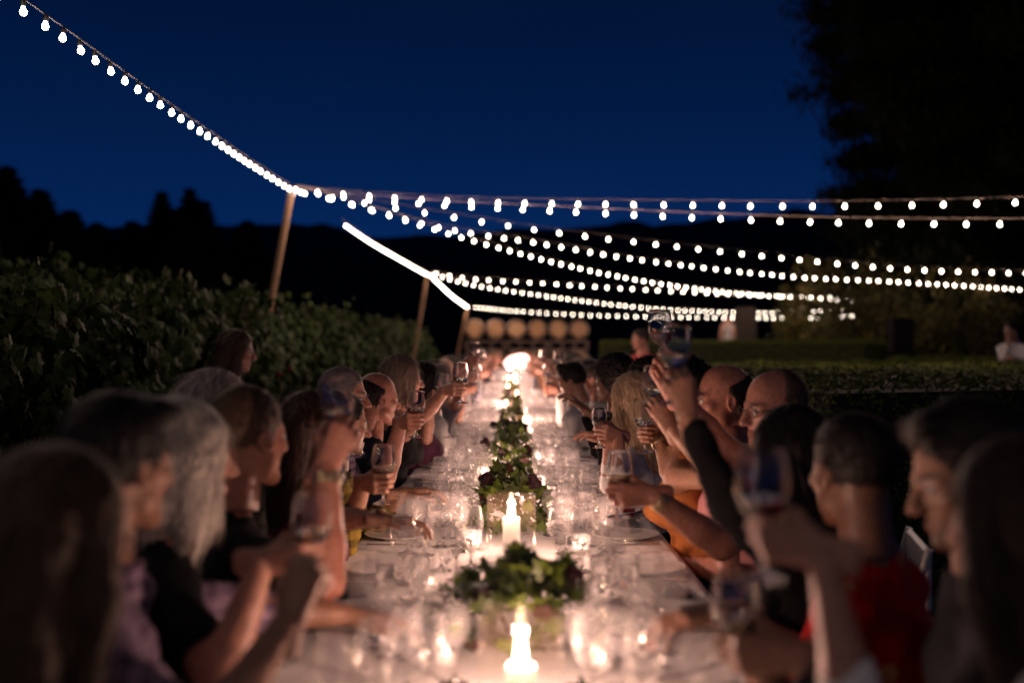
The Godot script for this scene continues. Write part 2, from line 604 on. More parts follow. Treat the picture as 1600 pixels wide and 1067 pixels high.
func person(s: Dictionary) -> Node3D:
	var hs: float = s.get("size", 1.0)
	var woman: bool = s.get("sex", "man") == "woman"
	var face: Vector3 = s.face.normalized()                       # where the head looks
	var fwd: Vector3 = s.get("fwd", Vector3(s.face.x, 0, s.face.z)).normalized()   # where the chest points
	var rt := fwd.cross(Vector3.UP).normalized()
	var hc: Vector3 = s.head
	var cell: float = s.get("cell", 0.017)
	var nb := hc + Vector3(0, -0.20 * hs, 0) - fwd * 0.045
	if s.has("neck"):
		nb += s.neck
	var stand: bool = s.get("stand", false)
	var wid: float = (0.158 if woman else 0.182) * s.get("broad", 1.0)
	var bulk: float = (0.90 if woman else 1.0) * s.get("bulk", 1.0)
	var ch := nb + Vector3(0, -0.17, 0) - fwd * 0.005
	var pel: Vector3
	var ground: float = s.get("ground", 0.0)
	if stand:
		pel = Vector3(nb.x, nb.y - 0.52, nb.z)
	else:
		pel = Vector3(nb.x, 0.56, nb.z) - fwd * s.get("lean", 0.14)
	var base := Vector3(pel.x, ground, pel.z)
	var root := thing("person", s.label, "person", base, s.get("group", ""))
	nb -= base; ch -= base; pel -= base; hc -= base
	var belly := pel.lerp(ch, 0.45)
	var sh := [nb + Vector3(0, -0.075, 0) + rt * wid, nb + Vector3(0, -0.075, 0) - rt * wid]
	# arms: wrist, fingers' direction and thumb's direction of each hand
	var wr := []
	var hf := []
	var el := []
	var kinds := []
	for k in 2:
		var sg := 1.0 if k == 0 else -1.0
		var hd = s.hands[k] if s.has("hands") else null
		var kind := "rest"
		var wrist := Vector3()
		var b := Basis()
		if hd is Dictionary and hd.has("g"):
			var tl: Vector3 = hd.get("up", Vector3.UP).normalized()
			var bowl: Vector3 = hd.g - base
			var grip: Vector3 = bowl - tl * hd.get("below", 0.072)
			var y: Vector3 = (grip - sh[k]).normalized()
			y = (y - tl * y.dot(tl) * 0.75).normalized()
			y = hd.get("dir", y).normalized()
			b = frame(y, tl)
			if sg < 0.0:
				b.z = -b.z
			wrist = grip - b.y * 0.092 - b.z * 0.032
			kind = "grip"
			var gl := wine_glass(hd.get("kind", "white"), hd.get("label", "wine glass raised by a guest"), bowl + base - tl * 0.140, hd.get("group", ""))
			gl.basis = frame(tl, Vector3.RIGHT)
		elif hd is Dictionary:
			wrist = hd.w - base
			var y: Vector3 = hd.get("dir", (wrist - sh[k]) * Vector3(1, 0.2, 1)).normalized()
			kind = hd.get("kind", "rest")
			var down: Vector3 = hd.get("palm", Vector3.DOWN)
			b = frame(y, y.cross(down))
			if sg < 0.0:
				b = Basis(-b.x, b.y, b.z)
		elif stand:
			wrist = sh[k] + Vector3(0, -0.53, 0) + rt * 0.05 * sg + fwd * 0.05
			b = frame(Vector3.DOWN, fwd)
			b.z = -rt * sg
		else:
			wrist = sh[k] + fwd * 0.16 - rt * 0.10 * sg
			wrist.y = 0.70
			var y := (fwd - rt * 0.35 * sg).normalized()
			b = frame(y, y.cross(Vector3.DOWN))
			if sg < 0.0:
				b = Basis(-b.x, b.y, b.z)
		var l1 := 0.285 * hs * (0.94 if woman else 1.0)
		var l2 := 0.262 * hs * (0.94 if woman else 1.0)
		var reach: float = (wrist - sh[k]).length() / (l1 + l2)
		if reach > 1.0:
			if reach > 1.16:
				print("REACH ", s.label, " hand ", k, " ", snappedf(reach, 0.01), " moved")
				wrist = sh[k] + (wrist - sh[k]) / reach * 1.16
				reach = 1.16
			l1 *= reach * 1.001; l2 *= reach * 1.001
		var hint: Vector3 = hd.get("hint", Vector3()) if hd is Dictionary else Vector3()
		if hint == Vector3():
			hint = Vector3(0, -1, 0) + rt * 0.55 * sg - fwd * 0.25
		el.append(elbow_of(sh[k], wrist, l1, l2, hint))
		wr.append(wrist); hf.append(b); kinds.append(kind)
	# skin: neck, chest and arms in one field, the head and the hands with grids of their own
	var lo := pel; var hi := hc
	for p in [nb, ch, sh[0], sh[1], el[0], el[1], wr[0], wr[1]]:
		lo = lo.min(p); hi = hi.max(p)
	lo -= Vector3(0.2, 0.17, 0.2); hi += Vector3(0.2, 0.05, 0.2)
	var ab := 0.86 if woman else 1.0
	ab *= s.get("arm", 1.0)
	var f := Field.new(lo, hi, cell)
	f.cap(nb - Vector3(0, 0.03, 0), nb.lerp(hc, 0.4), (0.060 if not woman else 0.049) * hs, (0.057 if not woman else 0.046) * hs, 0.03)
	f.cap(ch - rt * 0.08, ch + rt * 0.08, 0.100 * bulk, 0.100 * bulk, 0.05)
	f.cap(pel, ch, 0.105 * bulk, 0.095 * bulk, 0.05)
	f.cap(sh[0] - rt * 0.02, sh[1] + rt * 0.02, 0.050 * bulk, 0.050 * bulk, 0.04)
	for k in 2:
		f.cap(nb + Vector3(0, 0.015, 0), sh[k], 0.046 * bulk, 0.046 * bulk, 0.04)
		f.cap(sh[k], el[k], 0.050 * ab, 0.041 * ab, 0.02)
		var mid: Vector3 = el[k].lerp(wr[k], 0.3)
		f.cap(el[k], mid, 0.041 * ab, 0.042 * ab, 0.015)
		f.cap(mid, wr[k], 0.042 * ab, 0.027 * ab, 0.015)
	if woman:
		for sg in [-1.0, 1.0]:
			f.ell(ch + rt * 0.07 * sg + fwd * 0.085 + Vector3(0, -0.03, 0), Vector3(0.055, 0.055, 0.055), 0.04)
	var g := f.mesh()
	var skin: Color = s.skin
	for k in g.v.size():
		g.c[k] = skin
	var head := head_shape("woman" if woman else "man")
	var hb := Basis.looking_at(-face, Vector3.UP, false)   # +z towards the face
	hb = hb * Basis.from_euler(Vector3(0, 0, s.get("roll", 0.0)))
	var ht := Transform3D(hb.scaled(Vector3.ONE * hs), hc)
	var at := g.v.size()
	g.append(head, ht)
	var hair_col: Color = s.get("hair_col", Color(0.03, 0.018, 0.01))
	var lip := Color(skin.r * 0.75, skin.g * 0.45, skin.b * 0.45)
	for k in head.c.size():
		var w := head.c[k]
		var c := skin.lerp(lip, w.r * 0.8).lerp(hair_col * 0.8, w.g * 0.85)
		c = c.lerp(hair_col * 0.7 + skin * 0.2, w.b * s.get("beard", 0.0))
		if w.a < 0.25:
			c = Color(0.55, 0.52, 0.48)
		elif w.a < 0.75:
			c = Color(0.02, 0.015, 0.01)
		c.a = 1.0
		g.c[at + k] = c
	for k in 2:
		var hb2: Basis = hf[k]
		g.append(hand_shape(kinds[k]), Transform3D(hb2.scaled_local(Vector3.ONE * hs * (0.92 if woman else 1.0)), wr[k]), skin)
	part("body", g.mesh(skin_mat()), root)
	# clothing
	if not s.get("bare", false):
		var sl: int = s.get("sleeve", 1)
		var w := Field.new(lo, hi, cell)
		w.cap(ch - rt * 0.085, ch + rt * 0.085, 0.112 * bulk, 0.112 * bulk, 0.05)
		w.cap(pel - rt * 0.07, pel + rt * 0.07, 0.125 * bulk, 0.125 * bulk, 0.05)
		w.cap(belly, ch, 0.128 * bulk, 0.112 * bulk, 0.05)
		w.cap(pel, belly, 0.132 * bulk, 0.130 * bulk, 0.05)
		if woman:
			for sg in [-1.0, 1.0]:
				w.ell(ch + rt * 0.07 * sg + fwd * 0.09 + Vector3(0, -0.03, 0), Vector3(0.06, 0.06, 0.06), 0.04)
		if sl > 0:
			w.cap(sh[0] - rt * 0.02, sh[1] + rt * 0.02, 0.060 * bulk, 0.060 * bulk, 0.04)
			for k in 2:
				w.cap(nb + Vector3(0, 0.0, 0), sh[k], 0.058 * bulk, 0.056 * bulk, 0.04)
		else:
			for k in 2:
				w.cap(nb.lerp(sh[k], 0.55), ch + (sh[k] - nb) * Vector3(0.5, 0, 0.5), 0.058 * bulk, 0.08 * bulk, 0.03)
		for k in 2:
			if sl == 1:
				var half: Vector3 = sh[k].lerp(el[k], 0.86)
				w.cap(sh[k], half, 0.060 * ab, 0.064 * ab, 0.025)
				var dr: Vector3 = (el[k] - sh[k]).normalized()
				w.cut(dr, dr.dot(sh[k].lerp(el[k], 0.72)), half, 0.11)
			elif sl == 2:
				w.cap(sh[k], el[k], 0.061 * ab, 0.054 * ab, 0.025)
				var endp: Vector3 = el[k].lerp(wr[k], s.get("cuff", 0.93))
				w.cap(el[k], endp, 0.054 * ab, 0.040 * ab, 0.02)
				var dr: Vector3 = (wr[k] - el[k]).normalized()
				w.cut(dr, dr.dot(el[k].lerp(wr[k], s.get("cuff", 0.93) - 0.03)), endp, 0.07)
		var nr := (0.064 if not woman else 0.056) * hs
		w.ell(nb + Vector3(0, 0.055, 0) + fwd * (0.012 if not woman else 0.03), Vector3(nr + 0.012, 0.075 if not woman else 0.10, nr + 0.014), 0.008, Basis.IDENTITY, true)
		if s.get("collar", false):
			var cg := Geo.new()
			var tilt := frame((nb.direction_to(hc) + Vector3.UP * 0.6).normalized(), rt)
			cg.lathe([[nr + 0.022, -0.03], [nr + 0.016, 0.0], [nr + 0.007, 0.032], [nr + 0.004, 0.034], [nr + 0.006, 0.0]], 20, Transform3D(tilt, nb + Vector3(0, -0.004, 0) + fwd * 0.008))
			var sg2 := w.mesh()
			sg2.append(cg)
			wrinkle(sg2, 0.006)
			part("shirt", sg2.mesh(s.shirt), root)
		else:
			var sg2 := w.mesh()
			wrinkle(sg2, 0.006)
			part(s.get("garment", "shirt"), sg2.mesh(s.shirt), root)
	var style: String = s.get("hair", "short")
	if style != "none":
		part("hair", placed(hair_shape(style), ht).mesh(hair_mat(hair_col)), root)
	legs(root, pel, fwd, stand, s.get("trouser", Color(0.02, 0.02, 0.025)), ground)
	if s.get("specs", false):
		var sp := Geo.new()
		for sg in [-1.0, 1.0]:
			var ring := []
			for k in 17:
				var a := TAU * k / 16
				ring.append(Vector3(0.034 * sg + 0.025 * cos(a), 0.001 + 0.017 * sin(a), 0.102 - absf(0.034 * sg + 0.025 * cos(a)) * 0.12))
			sp.tube(ring, 0.0019, 0.0019, 6)
			sp.tube([Vector3(0.059 * sg, 0.004, 0.095), Vector3(0.080 * sg, 0.006, 0.03), Vector3(0.083 * sg, 0.0, -0.015)], 0.0018, 0.0018, 6)
		sp.tube([Vector3(-0.011, 0.006, 0.103), Vector3(0, 0.010, 0.106), Vector3(0.011, 0.006, 0.103)], 0.0017, 0.0017, 6)
		part("spectacles", placed(sp, ht).mesh(mat("spectacle frame", Color(0.10, 0.09, 0.085), 0.25, {"metallic": 0.6})), root)
	if s.has("band"):
		var bd := Geo.new()
		var k: int = s.band
		var dr: Vector3 = (wr[k] - el[k]).normalized()
		var hb3 := frame(dr, rt)
		bd.lathe([[0.031, -0.016], [0.034, -0.012], [0.034, 0.012], [0.031, 0.016]], 16, Transform3D(hb3, wr[k] - dr * 0.035))
		part("wristband", bd.mesh(mat("wristband metal", Color(0.55, 0.42, 0.25), 0.3, {"metallic": 0.8})), root)
	return root

func skin_mat() -> StandardMaterial3D:
	if mats.has("skin"):
		return mats["skin"]
	var m := mat("skin", Color(1, 1, 1), 0.46, {"vertex_color_use_as_albedo": true, "subsurf_scatter_enabled": true, "subsurf_scatter_strength": 0.12})
	return triplanar(m, Vector3(7, 7, 7), noise_tex("pores", 0.12, true), 0.35, noise_tex("skin blotches", 0.045, false, 0.78, 1.0))

func placed(g: Geo, t: Transform3D) -> Geo:
	var q := Geo.new()
	q.append(g, t)
	return q

func wrinkle(g: Geo, amount: float) -> void:
	var n := FastNoiseLite.new()
	n.seed = 3
	n.frequency = 9.0
	for k in g.v.size():
		var p := g.v[k]
		g.v[k] = p + g.n[k] * (n.get_noise_3d(p.x, p.y * 1.6, p.z) * 1.7 + n.get_noise_3d(p.x * 2.6 + 5.0, p.y * 1.2, p.z * 2.6) * 0.8) * amount
	var nn := PackedVector3Array()
	nn.resize(g.v.size())
	for k in range(0, g.i.size(), 3):
		var m := (g.v[g.i[k + 2]] - g.v[g.i[k]]).cross(g.v[g.i[k + 1]] - g.v[g.i[k]])
		for j in 3:
			nn[g.i[k + j]] += m
	for k in nn.size():
		g.n[k] = nn[k].normalized()

func hair_mat(c: Color) -> StandardMaterial3D:
	var key := "hair %.3f %.3f" % [c.r, c.g]
	if mats.has(key):
		return mats[key]
	var m := mat(key, c * 1.35, 0.55, {"vertex_color_use_as_albedo": true, "metallic_specular": 0.4})
	return triplanar(m, Vector3(26, 3, 26), noise_tex("strands", 0.06, true), 1.0, noise_tex("strand tone", 0.07, false, 0.55, 1.0))

func cloth(key: String, c: Color, tex: Texture2D = null, scale := 5.0) -> StandardMaterial3D:
	if mats.has(key):
		return mats[key]
	var m := mat(key, c, 0.85, {"rim_enabled": true, "rim": 0.08, "metallic_specular": 0.25})
	return triplanar(m, Vector3(scale, scale, scale), noise_tex("weave", 0.05, true), 0.5, tex)

func check_tex(key: String, a: Color, b: Color, c: Color) -> Texture2D:
	if texs.has(key):
		return texs[key]
	var im := Image.create(64, 64, false, Image.FORMAT_RGB8)
	im.fill(a)
	im.fill_rect(Rect2i(0, 0, 32, 64), a.lerp(b, 0.5))
	for x in [0]:
		im.fill_rect(Rect2i(0, 0, 64, 32), a.lerp(b, 0.5))
		im.fill_rect(Rect2i(0, 0, 32, 32), b)
	im.fill_rect(Rect2i(46, 0, 4, 64), c)
	im.fill_rect(Rect2i(0, 46, 64, 4), c)
	texs[key] = ImageTexture.create_from_image(im)
	return texs[key]

func legs(root: Node3D, pel: Vector3, fwd: Vector3, stand: bool, col: Color, ground: float) -> void:
	var key := "legs_" + ("stand" if stand else "sit")
	var shoe_key := key + "_shoe"
	if not geos.has(key):
		var f := Field.new(Vector3(-0.25, -1.02, -0.22), Vector3(0.25, 0.16, 0.65), 0.028)
		var sh := Geo.new()
		for s in [-1.0, 1.0]:
			var a := Vector3(0.09 * s, 0.0, 0.0)
			var b := Vector3(0.11 * s, -0.06, 0.42)
			var c := Vector3(0.11 * s, -0.46, 0.36)
			if stand:
				b = Vector3(0.10 * s, -0.44, 0.02); c = Vector3(0.11 * s, -0.86, -0.01)
			f.cap(a, b, 0.095, 0.068, 0.03)
			f.cap(b, c, 0.066, 0.050, 0.02)
			var foot := c + Vector3(0, -0.052, 0)
			sh.ball(foot + Vector3(0, -0.005, 0.06), Vector3(0.045, 0.042, 0.135), 12, 8)
		f.cap(Vector3(-0.07, 0.02, 0), Vector3(0.07, 0.02, 0), 0.115, 0.115, 0.03)
		geos[key] = f.mesh()
		geos[shoe_key] = sh
	var b := frame(Vector3.UP, Vector3.UP.cross(fwd))
	var k2 := "trousers %.3f" % col.r
	var tm := cloth(k2, col)
	for q in [["trousers", key, tm], ["shoes", shoe_key, mat("shoe leather", Color(0.02, 0.016, 0.014), 0.4)]]:
		var mk: String = str(q[1]) + k2
		if not dupes.has(mk):
			dupes[mk] = geos[q[1]].mesh(q[2])
		var o := part(q[0], dupes[mk], root, pel)
		o.basis = b

# ------------------------------------------------------------------ tableware and lamps
func glass_mat() -> StandardMaterial3D:
	return mat("clear glass", Color(0.95, 0.93, 0.92, 0.075), 0.03, {"transparency": BaseMaterial3D.TRANSPARENCY_ALPHA})

func wine_glass(kind: String, label: String, at: Vector3, group := "") -> Node3D:
	var big := kind != "small"
	var w := 0.041 if big else 0.034
	var key := "glass_" + kind
	if not dupes.has("glass_body" + str(big)):
		var g := Geo.new()
		var st := 0.085 if big else 0.075
		var hb := 0.115 if big else 0.095
		var p := [[w * 0.86, 0.0], [w * 0.88, 0.003], [w * 0.5, 0.007], [0.006, 0.014], [0.0042, 0.03], [0.0040, st - 0.012], [0.006, st - 0.002], [w * 0.42, st + 0.006], [w * 0.78, st + 0.022], [w * 0.96, st + 0.042], [w, st + 0.058], [w * 0.95, st + 0.080], [w * 0.84, st + hb - 0.008], [w * 0.80, st + hb], [w * 0.785, st + hb + 0.001], [w * 0.775, st + hb]]
		g.lathe(p.slice(7, 14), 24)
		var solid := Geo.new()
		var foot := p.slice(0, 8)
		foot.insert(0, [0.001, 0.0])
		foot.append([0.001, st + 0.0062])
		solid.lathe(foot, 20)
		var lip := []
		for k in 9:
			lip.append([w * 0.80 + 0.0011 * sin(TAU * k / 8.0 + PI), st + hb + 0.001 - 0.0016 * cos(TAU * k / 8.0)])
		lip.reverse()
		solid.lathe(lip, 24)
		var crystal := mat("crystal", Color(1, 1, 1, 0.0), 0.0, {"refraction_enabled": true, "refraction_scale": 0.05})
		var am := g.mesh(glass_mat())
		solid.more(am, crystal)
		dupes["glass_body" + str(big)] = am
		var thick := Geo.new()   # a held glass shows its wall: outside, rim and inside
		var wall := 0.0011
		var prof := p.slice(0, 14)
		for k in range(13, 7, -1):
			prof.append([p[k][0] - wall * 1.2, p[k][1] + (wall if k < 10 else 0.0)])
		prof.append([0.001, st + 0.003])
		prof.insert(0, [0.001, 0.0])
		thick.lathe(prof, 32)
		dupes["glass_held" + str(big)] = thick.mesh(mat("crystal", Color(1, 1, 1, 0.0), 0.0, {"refraction_enabled": true, "refraction_scale": 0.05}))
		var q := Geo.new()
		q.lathe([[0.001, st + 0.0045], [w * 0.36, st + 0.0090], [w * 0.72, st + 0.0240], [w * 0.89, st + 0.040], [w * 0.89, st + 0.0405], [0.001, st + 0.0405]], 24)
		dupes["wine_white" + str(big)] = q.mesh(mat("white wine", Color(0.99, 0.93, 0.72, 0.0), 0.0, {"refraction_enabled": true, "refraction_scale": 0.034}))
		dupes["wine_red" + str(big)] = q.mesh(mat("red wine", Color(0.10, 0.004, 0.012, 0.35), 0.02, {"refraction_enabled": true, "refraction_scale": 0.034}))
	var o := single("wine_glass", dupes[("glass_body" if group.begins_with("empty") else "glass_held") + str(big)], label, "wine glass", at, group)
	if kind == "white" or kind == "red":
		part("wine", dupes["wine_" + kind + str(big)], o)
	return o

func tumbler(label: String, at: Vector3, group := "") -> Node3D:
	if not dupes.has("tumbler"):
		var g := Geo.new()
		g.lathe([[0.001, 0.006], [0.027, 0.006], [0.028, 0.0], [0.030, 0.004], [0.034, 0.118], [0.0335, 0.120], [0.032, 0.118]], 20)
		dupes["tumbler"] = g.mesh(glass_mat())
		var q := Geo.new()
		q.lathe([[0.001, 0.009], [0.0275, 0.009], [0.0300, 0.075], [0.001, 0.0755]], 20)
		dupes["tumbler_water"] = q.mesh(mat("water", Color(1, 1, 1, 0.0), 0.0, {"refraction_enabled": true, "refraction_scale": 0.033}))
	var o := single("water_tumbler", dupes["tumbler"], label, "tumbler", at, group)
	part("water", dupes["tumbler_water"], o)
	return o

func flame_mesh() -> ArrayMesh:
	if not dupes.has("flame"):
		var g := Geo.new()
		g.lathe([[0.0008, 0.0], [0.006, 0.006], [0.0090, 0.016], [0.0082, 0.027], [0.0058, 0.039], [0.0028, 0.049], [0.0004, 0.056]], 10)
		dupes["flame"] = g.mesh(mat("candle flame", Color(0, 0, 0), 1.0, {"emission_enabled": true, "emission": lin(1.0, 0.62, 0.34), "emission_energy_multiplier": 60.0}))
	return dupes["flame"]

func lamp(under: Node, at: Vector3, col: Color, energy: float, size: float) -> void:
	var l := OmniLight3D.new()
	l.name = "light"
	under.add_child(l, true)
	l.position = at
	l.light_color = col
	l.light_energy = energy
	l.light_size = size
	l.omni_range = 40.0
	l.omni_attenuation = 2.0
	l.shadow_enabled = true

func hurricane(label: String, at: Vector3, r: float, h: float, wax_h: float, energy: float) -> Node3D:
	var t := thing("hurricane_candle", label, "candle", at)
	var g := Geo.new()
	g.lathe([[0.001, 0.004], [r * 0.96, 0.004], [r, 0.0], [r * 1.01, h * 0.5], [r, h], [r - 0.003, h + 0.001], [r - 0.004, h - 0.002]], 28)
	part("glass_cylinder", g.mesh(mat("hurricane glass", Color(1, 0.72, 0.45, 0.004), 0.02, {"transparency": BaseMaterial3D.TRANSPARENCY_ALPHA})), t)
	var q := Geo.new()
	var wr := r * 0.35
	q.lathe([[0.001, 0.006], [wr, 0.006], [wr * 1.02, wax_h * 0.5], [wr, wax_h + 0.004], [wr * 0.94, wax_h + 0.008], [wr * 0.88, wax_h + 0.003], [wr * 0.80, wax_h - 0.012], [wr * 0.4, wax_h - 0.018], [0.001, wax_h - 0.018]], 20)
	part("wax_candle", q.mesh(mat("candle wax", Color(0.94, 0.90, 0.84), 0.5, {"backlight_enabled": true, "backlight": Color(1, 1, 1)})), t)
	var f := part("flame", flame_mesh(), t, Vector3(0, wax_h - 0.012, 0))
	f.scale = Vector3(1.35, 1.65, 1.35)
	lamp(f, Vector3(0, 0.026, 0), lin(1.0, 0.56, 0.45), energy * 3.5, 0.014)
	return t

func votive(label: String, at: Vector3, energy: float, group := "", wick := 1.0) -> Node3D:
	if not dupes.has("votive_cup"):
		var g := Geo.new()
		g.lathe([[0.001, 0.004], [0.024, 0.004], [0.026, 0.0], [0.030, 0.010], [0.033, 0.065], [0.032, 0.066], [0.031, 0.064]], 18)
		dupes["votive_cup"] = g.mesh(glass_mat())
		var q := Geo.new()
		q.lathe([[0.001, 0.006], [0.022, 0.006], [0.023, 0.022], [0.001, 0.021]], 14)
		dupes["votive_wax"] = q.mesh(mat("candle wax", Color(0.94, 0.90, 0.84), 0.5))
	var t := thing("votive_candle", label, "candle", at, group)
	part("glass_cup", dupes["votive_cup"], t)
	part("wax", dupes["votive_wax"], t)
	var f := part("flame", flame_mesh(), t, Vector3(0, 0.021, 0))
	f.scale = Vector3(0.8, 0.6, 0.8) * wick
	lamp(f, Vector3(0, 0.02, 0), lin(1.0, 0.57, 0.46), energy * 2.2, 0.010)
	return t

func smooth_path(pts: Array, per: int) -> Array:
	var out := []
	for k in pts.size() - 1:
		var a: Vector3 = pts[maxi(k - 1, 0)]
		var b: Vector3 = pts[k]
		var c: Vector3 = pts[k + 1]
		var d: Vector3 = pts[mini(k + 2, pts.size() - 1)]
		for j in per:
			out.append(b.cubic_interpolate(c, a, d, float(j) / per))
	out.append(pts[-1])
	return out

func string_lights(label: String, pts: Array, spacing: float, energy: float, skip := 0.0, bare_end := 0.0) -> Node3D:
	# pts: where the bulbs hang; the cable runs a little above them
	var path := smooth_path(pts, 60)
	var t := thing("string_lights", label, "string lights", path[0], "strings of bulbs over the table")
	if not dupes.has("bulb"):
		var g := Geo.new()
		g.lathe([[0.001, -0.0175], [0.0075, -0.0155], [0.0140, -0.0095], [0.0172, -0.001], [0.0150, 0.009], [0.010, 0.016], [0.008, 0.026]], 12)
		dupes["bulb"] = g.mesh(mat("lit bulb", Color(0, 0, 0), 1.0, {"emission_enabled": true, "emission": Color(1.0, 0.93, 0.84), "emission_energy_multiplier": 26.0}))
		var q := Geo.new()
		q.lathe([[0.001, 0.026], [0.012, 0.026], [0.012, 0.056], [0.006, 0.064], [0.001, 0.064]], 7)
		dupes["socket"] = q.mesh(mat("bulb socket", Color(0.02, 0.02, 0.02), 0.5))
	var cable := Geo.new()
	var cp := []
	for k in range(0, path.size(), 4):
		cp.append(path[k] - path[0] + Vector3(0, 0.062, 0))
	cable.tube(cp, 0.0032, 0.0032, 5)
	part("cable", cable.mesh(mat("string cable", Color(0.12, 0.10, 0.08), 0.5)), t)
	var run := -skip
	var total := 0.0
	for k in path.size() - 1:
		total += (path[k + 1] - path[k]).length()
	var gone := 0.0
	for k in path.size() - 1:
		var seg: float = (path[k + 1] - path[k]).length()
		run += seg
		gone += seg
		if gone > total - bare_end:
			break
		if run >= spacing:
			run = fmod(run, spacing) + rng.randf_range(-0.04, 0.04) * spacing
			var b := part("bulb", dupes["bulb"], t, path[k + 1] - path[0])
			b.rotation = Vector3(rng.randf_range(-0.15, 0.15), rng.randf() * TAU, rng.randf_range(-0.15, 0.15))
			part("socket", dupes["socket"], b)
			lamp(b, Vector3(), lin(1.0, 0.62, 0.50), energy * rng.randf_range(0.85, 1.1), 0.02)
	return t

# ------------------------------------------------------------------ plants
func leaf_mesh(kind: String, m: Material) -> ArrayMesh:
	var key := "leaf_" + kind
	if dupes.has(key):
		return dupes[key]
	var g := Geo.new()
	var rim := []
	match kind:
		"grape":   # five lobes
			for q in [[0.0, -0.1], [0.30, -0.30], [0.52, -0.05], [0.36, 0.12], [0.50, 0.45], [0.22, 0.42], [0.0, 0.85], [-0.22, 0.42], [-0.50, 0.45], [-0.36, 0.12], [-0.52, -0.05], [-0.30, -0.30]]:
				rim.append(Vector3(q[0], q[1], -0.35 * absf(q[0]) * absf(q[0]) - 0.12 * q[1] * q[1]))
		"oval":
			for q in [[0.0, -0.5], [0.20, -0.25], [0.26, 0.05], [0.16, 0.35], [0.0, 0.6], [-0.16, 0.35], [-0.26, 0.05], [-0.20, -0.25]]:
				rim.append(Vector3(q[0], q[1], -0.5 * absf(q[0]) * 0.6 - 0.15 * q[1] * q[1]))
		"needle":
			for q in [[0.0, -0.5], [0.07, 0.0], [0.0, 0.5], [-0.07, 0.0]]:
				rim.append(Vector3(q[0], q[1], 0.1 * q[1] * q[1]))
	for k in rim.size():
		g.tri(Vector3(0, 0.08, 0.02), rim[k], rim[(k + 1) % rim.size()])
	dupes[key] = g.mesh(m)
	return dupes[key]

func spray_mesh(kind: String, leaf: String, m: Material, count: int, flat: float) -> ArrayMesh:   # a clump of leaves one unit wide
	var key := "spray_" + kind
	if dupes.has(key):
		return dupes[key]
	var r := RandomNumberGenerator.new()
	r.seed = hash(key)
	var g := Geo.new()
	var one := Geo.new()
	var arr: Array = leaf_mesh(leaf, m).surface_get_arrays(0)
	one.v = arr[Mesh.ARRAY_VERTEX]; one.n = arr[Mesh.ARRAY_NORMAL]; one.i = arr[Mesh.ARRAY_INDEX]
	one.c.resize(one.v.size()); one.c.fill(Color.WHITE)
	for k in count:
		var p := Vector3(r.randfn(), r.randfn() * flat, r.randfn()) * 0.24
		var b := Basis.from_euler(Vector3(r.randf_range(-1.5, 1.5), r.randf() * TAU, r.randf_range(-1, 1))) * r.randf_range(0.22, 0.42)
		g.append(one, Transform3D(b, p))
	dupes[key] = g.mesh(m)
	return dupes[key]

func leaf_turn(up_bias: float) -> Basis:
	return Basis.from_euler(Vector3(rng.randf_range(-1.4, 0.4) - up_bias, rng.randf() * TAU, rng.randf_range(-0.7, 0.7)))

